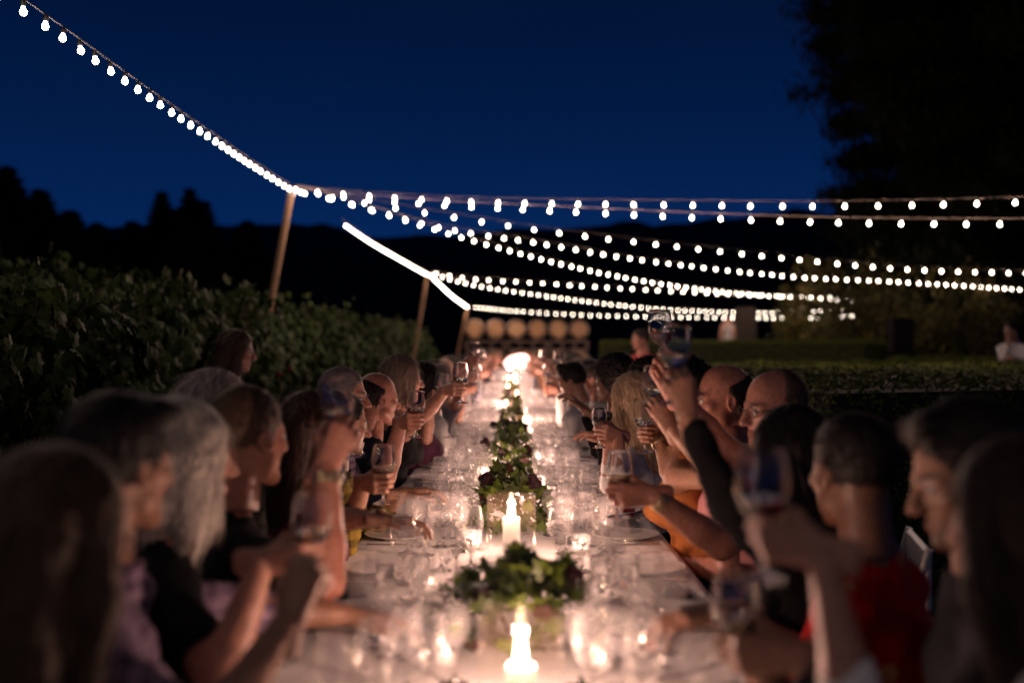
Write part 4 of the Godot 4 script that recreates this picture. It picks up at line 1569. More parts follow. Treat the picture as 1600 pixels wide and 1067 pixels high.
func vines() -> void:
	var labels := ["rounded vine nearest the camera at the left edge", "leafy vine with long shoots left of the pale round-topped one", "round-topped vine with the brightest leaves", "vine with a tall shoot behind the walking woman", "vine at the foot of the leaning front pole", "bushy vine just beyond the front pole", "vine with upright shoots between the first two poles", "lower vine right of the upright shoots"]
	var far_vine := ["grapevine half way between the front and middle poles", "grapevine a little before the middle pole", "grapevine at the foot of the middle pole", "grapevine just past the middle pole", "blurred grapevine between the middle and far poles", "blurred low grapevine nearing the far pole", "blurred grapevine left of the wine barrels", "last grapevine of the row, darkest and farthest"]
	for k in 16:
		var z := -5.4 - 1.75 * k * (1.0 if k < 9 else 1.12)
		var x := -2.95 + 0.10 * sin(k * 2.1)
		var tall := 1.74 + 0.05 * mini(k, 6) - 0.008 * k
		var lb: String = labels[k] if k < labels.size() else far_vine[k - labels.size()]
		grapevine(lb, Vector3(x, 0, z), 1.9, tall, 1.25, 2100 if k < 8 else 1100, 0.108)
	for k in 6:   # a second row behind the first
		grapevine(["dark grapevine behind the front row, at the left edge", "dark grapevine behind the round topped vine", "dark grapevine behind the walking woman's vine", "dark grapevine behind the foot of the front pole", "dark grapevine behind the front row, beyond the front pole", "farthest dark grapevine behind the front row"][k], Vector3(-5.2, 0, -7.2 - 2.6 * k), 2.7, 2.35, 1.3, 1100, 0.14)

func hedges() -> void:
	hedge("low clipped hedge behind the right hand guests", [[1.75, -6.2], [1.45, -8.6], [1.65, -11.5], [2.6, -14.2], [5.0, -15.6], [9.0, -16.2], [9.6, -12.0], [6.0, -9.6], [3.4, -7.0]], 1.27, Vector3(4.0, 0, -11.5))
	hedge("second clipped hedge beyond the man in the red shirt", [[1.9, -24.0], [2.3, -28.5], [9.0, -29.5], [8.6, -25.5], [7.6, -24.0]], 1.62, Vector3(5.0, 0, -26.5))
	hedge("third clipped hedge in the shade under the shrubs", [[7.0, -20.6], [7.6, -22.6], [15.0, -22.8], [15.0, -20.4]], 1.28, Vector3(10.0, 0, -21.5))

func pole(label: String, top: Vector3, foot: Vector3) -> void:
	var t := thing("light_pole", label, "pole", foot, "poles that carry the string lights")
	var g := Geo.new()
	g.tube([Vector3(), (top - foot) * 0.5, top - foot], 0.050, 0.040, 12)
	var m := triplanar(mat("pole wood", Color(0.34, 0.20, 0.10), 0.7), Vector3(12, 1.5, 12), noise_tex("bark relief", 0.08, true), 0.4, noise_tex("bark tone", 0.06, false, 0.5, 1.0))
	part("post", g.mesh(m), t)
	var h := Geo.new()
	var d := (top - foot).normalized()
	h.tube([top - foot - d * 0.10, top - foot - d * 0.07], 0.052, 0.052, 12)
	h.tube([top - foot - d * 0.085, top - foot - d * 0.085 + Vector3(0.09, 0.02, 0), top - foot - d * 0.06 + Vector3(0.11, 0.05, 0)], 0.008, 0.006, 6)
	part("hook", h.mesh(mat("hook steel", Color(0.2, 0.2, 0.2), 0.4, {"metallic": 0.8})), t)

func poles() -> void:
	pole("nearest wooden light pole, leaning right above the vines", spot(456, 292, 13.0), Vector3(-3.18, 0, -13.0))
	pole("middle wooden light pole half way down the vine row", spot(668, 424, 26.0), Vector3(-2.50, 0, -26.0))
	pole("farthest wooden light pole beside the wine barrels", spot(731, 477, 36.5), Vector3(-2.05, 0, -36.5))

func lights_over_the_table() -> void:
	var near := 0.022
	var mid := 0.042
	var far := 0.12
	var a := func(l): return l.map(func(q): return spot(q[0], q[1], q[2]))
	string_lights("string of bulbs climbing to the top left corner", [Vector3(-1.9, 2.80, 2.6)] + a.call([[-420, -260, 3.2], [25, 12, 5.2], [223, 147, 7.3], [330, 218, 9.2], [397, 262, 11.2], [452, 296, 12.9]]), 0.27, near)
	string_lights("added unseen string of bulbs behind the viewer, warming the near guests", [Vector3(-1.9, 2.80, 2.6), Vector3(-0.9, 2.62, 1.8), Vector3(0.3, 2.58, 0.9), Vector3(1.6, 2.75, 0.3), Vector3(2.9, 3.0, -0.4)], 0.30, 0.014)  # out of view, added to put warm light on the near guests
	string_lights("topmost nearly level string running right from the front pole", a.call([[460, 296, 13.0], [520, 303, 12.9], [707, 315, 12.6], [877, 319, 12.2], [1058, 321, 11.9], [1300, 323, 11.3], [1562, 318, 10.7], [1800, 308, 10.2]]), 0.31, far, -0.35)
	string_lights("second string from the top, close under the topmost", a.call([[460, 297, 13.0], [540, 309, 13.0], [689, 321, 12.7], [865, 330, 12.3], [1046, 339, 12.0], [1284, 348, 11.5], [1577, 351, 10.8], [1800, 348, 10.3]]), 0.31, mid, -0.35)
	string_lights("third string from the top, sloping down to the right", a.call([[460, 298, 13.0], [535, 312, 13.3], [683, 336, 14.0], [868, 364, 15.0], [1040, 384, 16.0], [1225, 404, 17.2], [1410, 421, 18.6], [1586, 427, 19.8], [1760, 428, 21.0]]), 0.41, mid, -0.35)
	string_lights("fourth string from the top, ending among the shrubs", a.call([[460, 299, 13.0], [530, 315, 13.4], [690, 357, 15.2], [838, 380, 17.0], [975, 403, 18.8], [1119, 421, 20.8], [1256, 434, 22.8], [1386, 440, 24.6], [1507, 447, 26.4], [1597, 453, 28.0]]), 0.37, mid, -0.3)
	string_lights("long sagging string that swoops from the front pole to the far right", a.call([[460, 300, 13.0], [520, 312, 13.5], [603, 336, 14.6], [705, 367, 16.4], [795, 392, 18.3], [880, 414, 20.4], [985, 436, 23.2], [1100, 453, 26.5], [1200, 462, 30.0], [1335, 470, 35.0]]), 0.44, mid, -0.3)
	string_lights("string of merged bulbs from the front pole to the middle pole", a.call([[534, 349, 15.4], [580, 380, 17.9], [625, 406, 21.5], [668, 430, 25.9]]), 0.27, mid)
	string_lights("short sagging string from the middle pole to the far pole", a.call([[670, 428, 26.0], [690, 448, 29.0], [710, 466, 32.5], [730, 480, 36.3]]), 0.28, far)
	string_lights("level string running right from the middle pole", a.call([[674, 426, 26.0], [735, 436, 26.0], [831, 442, 26.0], [953, 450, 26.2], [1078, 457, 26.6], [1200, 463, 27.5], [1320, 466, 28.5]]), 0.31, far, -0.2)
	string_lights("sloping string below the middle pole's level one", a.call([[674, 428, 26.0], [740, 446, 27.4], [845, 462, 29.4], [955, 476, 31.6], [1060, 485, 33.4], [1200, 489, 36.0], [1330, 484, 38.5]]), 0.31, far, -0.2)
	string_lights("lowest string running right from the far pole over the barrels", a.call([[740, 480, 36.3], [800, 486, 34.6], [900, 492, 33.6], [1000, 495, 33.4], [1145, 497, 33.6], [1260, 497, 34.4], [1335, 494, 35.5]]), 0.27, far, -0.15)

func barrels() -> void:
	var oak := triplanar(mat("barrel oak", Color(0.36, 0.20, 0.09), 0.65), Vector3(10, 10, 1.4), noise_tex("bark relief", 0.08, true), 0.4, noise_tex("bark tone", 0.06, false, 0.5, 1.0))
	var hoop := mat("hoop steel", Color(0.22, 0.21, 0.20), 0.45, {"metallic": 0.9})
	var side := Geo.new()
	var lie := Transform3D(Basis.from_euler(Vector3(PI / 2, 0, 0)))   # the lathe's y becomes z
	side.lathe([[0.255, -0.445], [0.278, -0.445], [0.318, -0.22], [0.335, 0.0], [0.318, 0.22], [0.278, 0.445], [0.255, 0.445]], 28, lie)
	var sm := side.mesh(oak)
	var hd := Geo.new()
	for k in 6:   # head boards with joints between them
		var x0 := lerpf(-0.262, 0.262, k / 6.0) + 0.002
		var x1 := lerpf(-0.262, 0.262, (k + 1) / 6.0) - 0.002
		var h0 := sqrt(maxf(0.262 * 0.262 - pow(maxf(absf(x0), absf(x1)), 2), 0.004))
		hd.box(Vector3(x0, -h0, -0.012), Vector3(x1, h0, 0.012), Transform3D(), 0.003)
	var heads := []
	for k in 4:
		heads.append(hd.mesh(triplanar(mat("barrel head oak %d" % k, [Color(0.52, 0.30, 0.13), Color(0.44, 0.23, 0.09), Color(0.56, 0.34, 0.16), Color(0.47, 0.26, 0.12)][k], 0.6), Vector3(8, 1.4, 8), noise_tex("bark relief", 0.08, true), 0.3, noise_tex("bark tone", 0.06, false, 0.5, 1.0))))
	var rings := []
	for q in [[0.43, 0.283], [0.34, 0.302], [0.16, 0.327], [-0.16, 0.327], [-0.34, 0.302], [-0.43, 0.283]]:
		var g := Geo.new()
		g.lathe([[q[1] - 0.004, -0.022], [q[1] + 0.004, -0.022], [q[1] + 0.004, 0.022], [q[1] - 0.004, 0.022]], 28, Transform3D(Basis.from_euler(Vector3(PI / 2, 0, 0)), Vector3(0, 0, q[0])))
		rings.append(g.mesh(hoop))
	var rack_steel := mat("rack steel", Color(0.09, 0.06, 0.045), 0.55, {"metallic": 0.3})
	var place := ["far left", "second from the left", "third from the left", "third from the right", "second from the right", "far right"]
	var depth := 36.0
	for k in 6:
		for row in 2:
			var c := spot(742 + 32.4 * k, 515.0 if row == 0 else 562.0, depth)
			var t := thing("wine_barrel", "oak wine barrel in the %s row, %s" % [["upper", "lower"][row], place[k]], "barrel", c, "wine barrels at the far end")
			part("staves", sm, t)
			var hm: ArrayMesh = heads[(k * 3 + row) % 4]
			part("head", hm, t, Vector3(0, 0, 0.41)).rotation.z = 0.9 * k
			part("head", hm, t, Vector3(0, 0, -0.41))
			for r in rings:
				part("hoop", r, t)
	for k in 3:
		for row in 2:
			var c := spot(742 + 32.4 * (2 * k + 0.5), 515.0 if row == 0 else 562.0, depth)
			var t := thing("barrel_rack", "steel barrel rack under the %s pair of barrels, %s level" % [["left", "middle", "right"][k], ["upper", "lower"][row]], "rack", c, "barrel racks")
			var g := Geo.new()
			var ry := -0.36
			for z in [-0.3, 0.3]:
				g.box(Vector3(-0.64, ry - 0.05, z - 0.025), Vector3(0.64, ry, z + 0.025), Transform3D(), 0.004)
				g.box(Vector3(-0.64, ry - 0.30, z - 0.025), Vector3(0.64, ry - 0.25, z + 0.025), Transform3D(), 0.004)
				for x in [-0.60, -0.2, 0.2, 0.60]:
					g.box(Vector3(x - 0.025, ry - 0.248, z - 0.022), Vector3(x + 0.025, ry - 0.052, z + 0.022), Transform3D(), 0.004)
				if row == 1:
					for x in [-0.58, 0.58]:
						g.box(Vector3(x - 0.03, -c.y, z - 0.023), Vector3(x + 0.03, ry - 0.302, z + 0.023), Transform3D(), 0.004)
			for x in [-0.60, 0.60]:
				g.box(Vector3(x - 0.02, ry - 0.045, -0.27), Vector3(x + 0.02, ry - 0.005, 0.27), Transform3D(), 0.004)
			part("frame", g.mesh(rack_steel), t)
			for s in [-1.0, 1.0]:
				for z in [-0.3, 0.3]:
					var cr := Geo.new()
					cr.box(Vector3(-0.09, 0, -0.03), Vector3(0.09, 0.05, 0.03), Transform3D(Basis(), Vector3(s * 0.33, ry + 0.001, z)), 0.006)
					part("cradle", cr.mesh(rack_steel), t)

func centre_row() -> void:
	var top := TABLE + 0.006
	hurricane("large hurricane candle at the bottom edge, nearest the camera", Vector3(0.017, top, -2.18), 0.082, 0.20, 0.092, 0.085)
	hurricane("hurricane candle between the two nearest green centrepieces", Vector3(-0.002, top, -3.70), 0.080, 0.23, 0.15, 0.085)
	votive("small glass votive glowing between the second and third centrepieces", Vector3(-0.012, top, -5.45), 0.10)
	hurricane("square bright candle lantern beside the third centrepiece", Vector3(0.10, top, -8.6), 0.075, 0.20, 0.12, 0.15)
	for k in 6:
		hurricane(["hurricane candle past the square lantern", "hurricane candle in the middle of the blurred stretch", "hurricane candle where the glasses merge", "hurricane candle well before the bright oval", "hurricane candle just before the bright oval", "hurricane candle nearest the bright oval"][k], Vector3(0.06 * (1 if k % 2 else -1), top, -11.2 - 2.6 * k), 0.07, 0.2, 0.12, 0.30)
	centrepiece("nearest blurred leafy centrepiece with dark roses, behind the nearest candle", Vector3(0.025, top, -2.82), 0.48, 0.19, 220, true, 0.056)
	centrepiece("bright green leafy centrepiece with trailing sprig, behind the second candle", Vector3(0.0, top, -4.45), 0.40, 0.24, 210, true, 0.058)
	centrepiece("dark artichoke and rose centrepiece, third from the camera", Vector3(-0.03, top, -6.3), 0.40, 0.22, 170, true, 0.055)
	centrepiece("dark leafy centrepiece just behind the third one", Vector3(-0.02, top, -7.6), 0.38, 0.24, 150, true, 0.055)
	for k in 5:
		centrepiece(["long garland beyond the square lantern", "blurred garland in the middle of the table", "small garland tip before the blue white lamp", "garland lost in the glare", "last garland before the bright oval"][k], Vector3(-0.01, top, -10.2 - 2.3 * k), 0.34, 0.20, 120, false, 0.06)
	# little votives added as points of warm sparkle among the glasses
	var spots := [[0.24, 3.9], [-0.14, 4.0], [0.15, 4.75], [-0.17, 4.85], [0.14, 5.7], [-0.16, 6.2], [0.17, 7.1], [-0.15, 7.4], [0.16, 9.3], [-0.15, 9.8], [0.15, 12.2], [-0.15, 12.8], [0.15, 15.4], [-0.15, 16.1], [0.14, 19.0], [-0.14, 20.0]]
	for k in spots.size():
		votive("added sparkle votive on the %s of the centre line, %s" % ["right" if spots[k][0] > 0 else "left", ["just past the second candle", "beside the second candle", "beside the trailing sprig", "beside the bright green leaves"][k]] if k < 4 else "added sparkle votive lost among the far glasses", Vector3(spots[k][0], top, -spots[k][1]), 0.02 if k < 4 else 0.06, "votives added as sparkle among the glasses")
	var low := [[-0.15, 2.55, "left of the nearest candle"], [-0.30, 2.72, "farthest left in the front rows"], [0.20, 2.50, "right of the nearest candle"], [0.31, 2.66, "farthest right in the front rows"], [-0.24, 3.32, "left of the nearest centrepiece"], [0.26, 3.22, "right of the nearest centrepiece"]]
	for q in low:   # added beads of flame in place of glints in the glasses
		votive("added votive standing in for glints in glass, %s" % q[2], Vector3(q[0], top, -q[1]), 0.002, "votives added as sparkle among the glasses", 0.42)
	var g := Geo.new()   # made-up glowing lamp that stands in for the brightly lit table end
	g.lathe([[0.05, 0.24], [0.40, 0.26], [0.46, 0.32], [0.44, 0.40], [0.30, 0.52], [0.06, 0.58], [0.001, 0.58]], 28)
	var lt := thing("added_table_lamp", "made up oval lamp standing in for the bright far table end", "lamp", Vector3(0.25, top, -28.5))
	part("added_glow_shade", g.mesh(mat("added lamp glow", Color(0.8, 0.7, 0.65), 0.8, {"emission_enabled": true, "emission": Color(1.0, 0.72, 0.66), "emission_energy_multiplier": 5.0})), lt)
	var st := Geo.new()
	st.lathe([[0.001, 0.0], [0.12, 0.0], [0.12, 0.02], [0.02, 0.03], [0.02, 0.27]], 16)
	part("stem", st.mesh(mat("hook steel", Color(0.2, 0.2, 0.2))), lt)
	lamp(lt, Vector3(0, 0.42, 0.62), lin(1.0, 0.55, 0.42), 1.6, 0.3)  # added light in front of the made-up lamp, brightens the table end
	var bl := thing("small_lamp", "blue white point of light on the centre line before the bright oval", "lamp", Vector3(-0.035, top, -20.6))
	var b := Geo.new()
	b.ball(Vector3(0, 0.37, 0), Vector3(0.045, 0.045, 0.045), 12, 8)
	part("bulb", b.mesh(mat("white lamp bulb", Color(0, 0, 0), 1.0, {"emission_enabled": true, "emission": Color(0.9, 0.97, 1.0), "emission_energy_multiplier": 16.0})), bl)
	var s2 := Geo.new()
	s2.lathe([[0.001, 0.0], [0.05, 0.0], [0.05, 0.02], [0.012, 0.03], [0.012, 0.33]], 12)
	part("stand", s2.mesh(mat("hook steel", Color(0.2, 0.2, 0.2))), bl)
	lamp(bl, Vector3(0, 0.37, 0), Color(0.9, 0.97, 1.0), 0.05, 0.04)

# ------------------------------------------------------------------ the guests
var fair := Color(0.50, 0.255, 0.18)
var ruddy := Color(0.46, 0.205, 0.14)
var tan_skin := Color(0.36, 0.19, 0.12)
var brown := Color(0.20, 0.10, 0.06)
var deep := Color(0.09, 0.045, 0.03)

func head_at(px: float, top: float, depth: float, size := 1.0) -> Vector3:
	return spot(px, top, depth) - Vector3(0, 0.130 * size, 0)

func chair(label: String, at: Vector3, fwd: Vector3) -> void:
	var t := thing("folding_chair", label, "chair", at, "chairs along the table")
	t.basis = frame(Vector3.UP, Vector3.UP.cross(fwd))
	if not dupes.has("chair_seat"):
		var w := mat("white chair paint", Color(0.62, 0.60, 0.57), 0.4)
		var g := Geo.new()
		g.box(Vector3(-0.21, 0.425, -0.20), Vector3(0.21, 0.45, 0.20), Transform3D(), 0.01)
		dupes["chair_seat"] = g.mesh(w)
		g = Geo.new()
		g.box(Vector3(-0.20, 0.66, -0.285), Vector3(0.20, 0.86, -0.262), Transform3D(), 0.01)
		dupes["chair_back"] = g.mesh(w)
		g = Geo.new()
		g.tube([Vector3(0, 0.86, -0.275), Vector3(0, 0.45, -0.16), Vector3(0, 0.0, 0.20)], 0.012, 0.012, 8)
		dupes["chair_rear"] = g.mesh(w)
		g = Geo.new()
		g.tube([Vector3(0, 0.44, 0.15), Vector3(0, 0.0, -0.24)], 0.012, 0.012, 8)
		dupes["chair_front"] = g.mesh(w)
	part("seat", dupes["chair_seat"], t)
	part("backrest", dupes["chair_back"], t)
	for s in [-1.0, 1.0]:
		part("leg", dupes["chair_rear"], t, Vector3(0.215 * s, 0, 0))
		part("leg", dupes["chair_front"], t, Vector3(0.190 * s, 0, 0))

func guest(s: Dictionary) -> Node3D:
	var o := person(s)
	if not s.get("stand", false) and s.has("chair"):
		chair(s.chair, Vector3(o.position.x, 0, o.position.z), s.get("fwd", s.face).normalized())
	return o

func left_guests() -> void:
	var black := cloth("black cotton", Color(0.006, 0.006, 0.007))
	var lav := cloth("lavender check", Color(1, 1, 1), check_tex("lavender", Color(0.62, 0.55, 0.62), Color(0.30, 0.24, 0.33), Color(0.45, 0.38, 0.45)), 26.0)
	var stripe := cloth("dark striped cotton", Color(1, 1, 1), check_tex("dark stripe", Color(0.03, 0.03, 0.035), Color(0.045, 0.045, 0.05), Color(0.12, 0.12, 0.12)), 14.0)
	var plaid := cloth("yellow black plaid", Color(1, 1, 1), check_tex("plaid", Color(0.66, 0.56, 0.20), Color(0.10, 0.09, 0.06), Color(0.55, 0.48, 0.25)), 16.0)
	guest({"label": "woman at the left edge with long brown hair, seen from behind", "sex": "woman", "head": head_at(98, 698, 1.72), "face": Vector3(0.62, -0.05, -0.78), "fwd": Vector3(0.9, 0, -0.45), "skin": fair, "shirt": black, "sleeve": 1, "hair": "long", "hair_col": Color(0.10, 0.055, 0.03), "cell": 0.018, "chair": "white folding chair under the long haired woman at the left edge"})
	guest({"label": "dark haired man in a lavender check shirt, second from the left edge", "head": head_at(188, 622, 2.12), "face": Vector3(0.52, -0.06, -0.85), "fwd": Vector3(0.95, 0, -0.3), "skin": tan_skin, "shirt": lav, "sleeve": 2, "cuff": 0.5, "collar": true, "hair": "short_thick", "hair_col": Color(0.012, 0.009, 0.007), "cell": 0.018, "chair": "white folding chair under the man in the lavender check shirt",
		"hands": [{"w": spot(455, 965, 1.95), "dir": Vector3(0.25, 0.9, -0.2), "palm": Vector3(0.3, 0, -1), "kind": "fist"}, {"w": spot(545, 960, 2.6), "dir": Vector3(0.9, -0.1, -0.3)}]})
	guest({"label": "woman with straight white hair and a black top, bare arm stretched out", "sex": "woman", "head": head_at(288, 626, 2.52), "face": Vector3(0.84, -0.05, -0.5), "fwd": Vector3(0.93, 0, -0.35), "skin": fair, "shirt": black, "sleeve": 1, "hair": "curtain", "hair_col": Color(0.74, 0.69, 0.60), "arm": 1.15, "bulk": 1.12, "cell": 0.018, "chair": "white folding chair under the white haired woman in black",
		"hands": [{"g": spot(487, 815, 2.28), "label": "wine glass with blue white shine held by the white haired woman"}, null]})
	guest({"label": "older man with short brown hair and a dark striped shirt, looking right", "head": head_at(388, 604, 2.98, 1.04), "size": 1.06, "face": Vector3(0.62, -0.03, -0.78), "fwd": Vector3(0.9, 0, -0.4), "skin": ruddy, "shirt": stripe, "sleeve": 1, "collar": true, "hair": "short", "hair_col": Color(0.13, 0.075, 0.045), "arm": 1.1, "cell": 0.016, "chair": "white folding chair under the man in the dark striped shirt",
		"hands": [{"g": spot(527, 630, 2.75), "label": "tilted wine glass raised highest on the near left", "up": Vector3(-0.25, 1, 0), "hint": Vector3(0.2, -1, 0.5), "dir": Vector3(0.45, 0.85, -0.1)}, null], "band": 0})
	guest({"label": "white haired guest leaning back behind the striped shirt man", "sex": "woman", "head": head_at(338, 582, 3.42), "face": Vector3(0.75, -0.1, -0.6), "fwd": Vector3(0.9, 0, -0.4), "skin": fair, "shirt": cloth("brown knit", Color(0.10, 0.05, 0.035)), "sleeve": 2, "hair": "bob", "hair_col": Color(0.50, 0.43, 0.40), "cell": 0.018, "lean": 0.05, "chair": "white folding chair under the white haired guest leaning back"})
	guest({"label": "woman with wavy brown hair hidden behind a raised fist", "sex": "woman", "head": head_at(490, 613, 3.75), "face": Vector3(0.8, -0.05, -0.5), "fwd": Vector3(0.9, 0, -0.4), "skin": fair, "shirt": cloth("maroon cotton", Color(0.10, 0.02, 0.025)), "sleeve": 0, "hair": "long_wavy", "hair_col": Color(0.055, 0.022, 0.013), "cell": 0.017, "band": 1, "chair": "white folding chair under the woman with wavy brown hair",
		"hands": [{"g": spot(518, 738, 3.15), "label": "blurred wine glass before the woman with wavy brown hair"}, {"w": spot(600, 812, 3.45), "dir": Vector3(0.9, -0.05, -0.3)}]})
	guest({"label": "dark haired man in a yellow and black plaid shirt, face in profile", "head": head_at(534, 611, 4.35), "face": Vector3(0.90, -0.12, -0.42), "fwd": Vector3(0.95, 0, -0.3), "skin": tan_skin, "shirt": plaid, "sleeve": 2, "cuff": 0.72, "collar": true, "hair": "short", "hair_col": Color(0.012, 0.009, 0.008), "beard": 0.25, "cell": 0.014, "chair": "white folding chair under the man in plaid",
		"hands": [{"g": spot(599, 722, 3.78), "label": "wine glass with a little white wine held by the man in plaid"}, {"w": spot(628, 770, 4.2), "dir": Vector3(0.9, 0.1, -0.2)}]})
	guest({"label": "man with cropped grey hair and glasses in a lavender shirt", "head": head_at(538, 574, 4.98), "face": Vector3(0.97, -0.08, 0.05), "fwd": Vector3(0.95, 0, -0.25), "skin": ruddy, "shirt": lav, "sleeve": 2, "collar": true, "hair": "short", "hair_col": Color(0.24, 0.21, 0.20), "specs": true, "cell": 0.014, "chair": "white folding chair under the grey haired man with glasses"})
	guest({"label": "bald man in a navy T shirt holding up his glass", "head": head_at(590, 580, 5.35), "face": Vector3(0.82, -0.12, -0.5), "fwd": Vector3(0.93, 0, -0.35), "skin": ruddy, "shirt": cloth("navy cotton", Color(0.018, 0.022, 0.045)), "sleeve": 1, "hair": "ring", "hair_col": Color(0.018, 0.012, 0.010), "arm": 1.05, "cell": 0.014, "chair": "white folding chair under the bald man in navy",
		"hands": [{"g": spot(650, 632, 4.75), "label": "clear wine glass held high by the bald man in navy"}, null]})
	guest({"label": "woman with grey blond bob, glasses and bare shoulders", "sex": "woman", "head": head_at(630, 556, 6.15), "face": Vector3(0.88, -0.05, -0.4), "fwd": Vector3(0.93, 0, -0.35), "skin": fair, "shirt": black, "sleeve": 0, "hair": "bob", "hair_col": Color(0.26, 0.19, 0.14), "specs": true, "arm": 1.1, "cell": 0.014,
		"hands": [{"g": spot(720, 585, 5.45), "label": "bright edged wine glass held out farthest over the table on the left"}, null]})
	guest({"label": "dark haired woman beyond the grey blond woman", "sex": "woman", "head": head_at(664, 567, 6.9), "face": Vector3(0.85, -0.05, -0.4), "fwd": Vector3(0.93, 0, -0.35), "skin": fair, "shirt": cloth("plum cotton", Color(0.09, 0.03, 0.06)), "sleeve": 0, "hair": "bob", "hair_col": Color(0.014, 0.01, 0.008), "cell": 0.016,
		"hands": [{"g": spot(689, 600, 6.35), "label": "tilted wine glass before the dark haired woman", "up": Vector3(0.2, 1, 0)}, null]})
	guest({"label": "pale haired guest, small between dark heads on the left", "sex": "woman", "head": head_at(686, 572, 7.6), "face": Vector3(0.9, 0, -0.3), "skin": fair, "shirt": cloth("white cotton", Color(0.62, 0.60, 0.58)), "sleeve": 2, "hair": "bob", "hair_col": Color(0.42, 0.36, 0.32), "cell": 0.018})
	guest({"label": "bald topped man farther along the left side", "head": head_at(693, 566, 8.4), "face": Vector3(0.9, 0, -0.4), "skin": ruddy, "shirt": cloth("grey cotton", Color(0.15, 0.15, 0.17)), "sleeve": 1, "hair": "ring", "hair_col": Color(0.03, 0.02, 0.015), "cell": 0.018,
		"hands": [{"g": spot(741, 548, 7.9), "label": "wine glass raised above the crowd left of the barrels"}, null]})

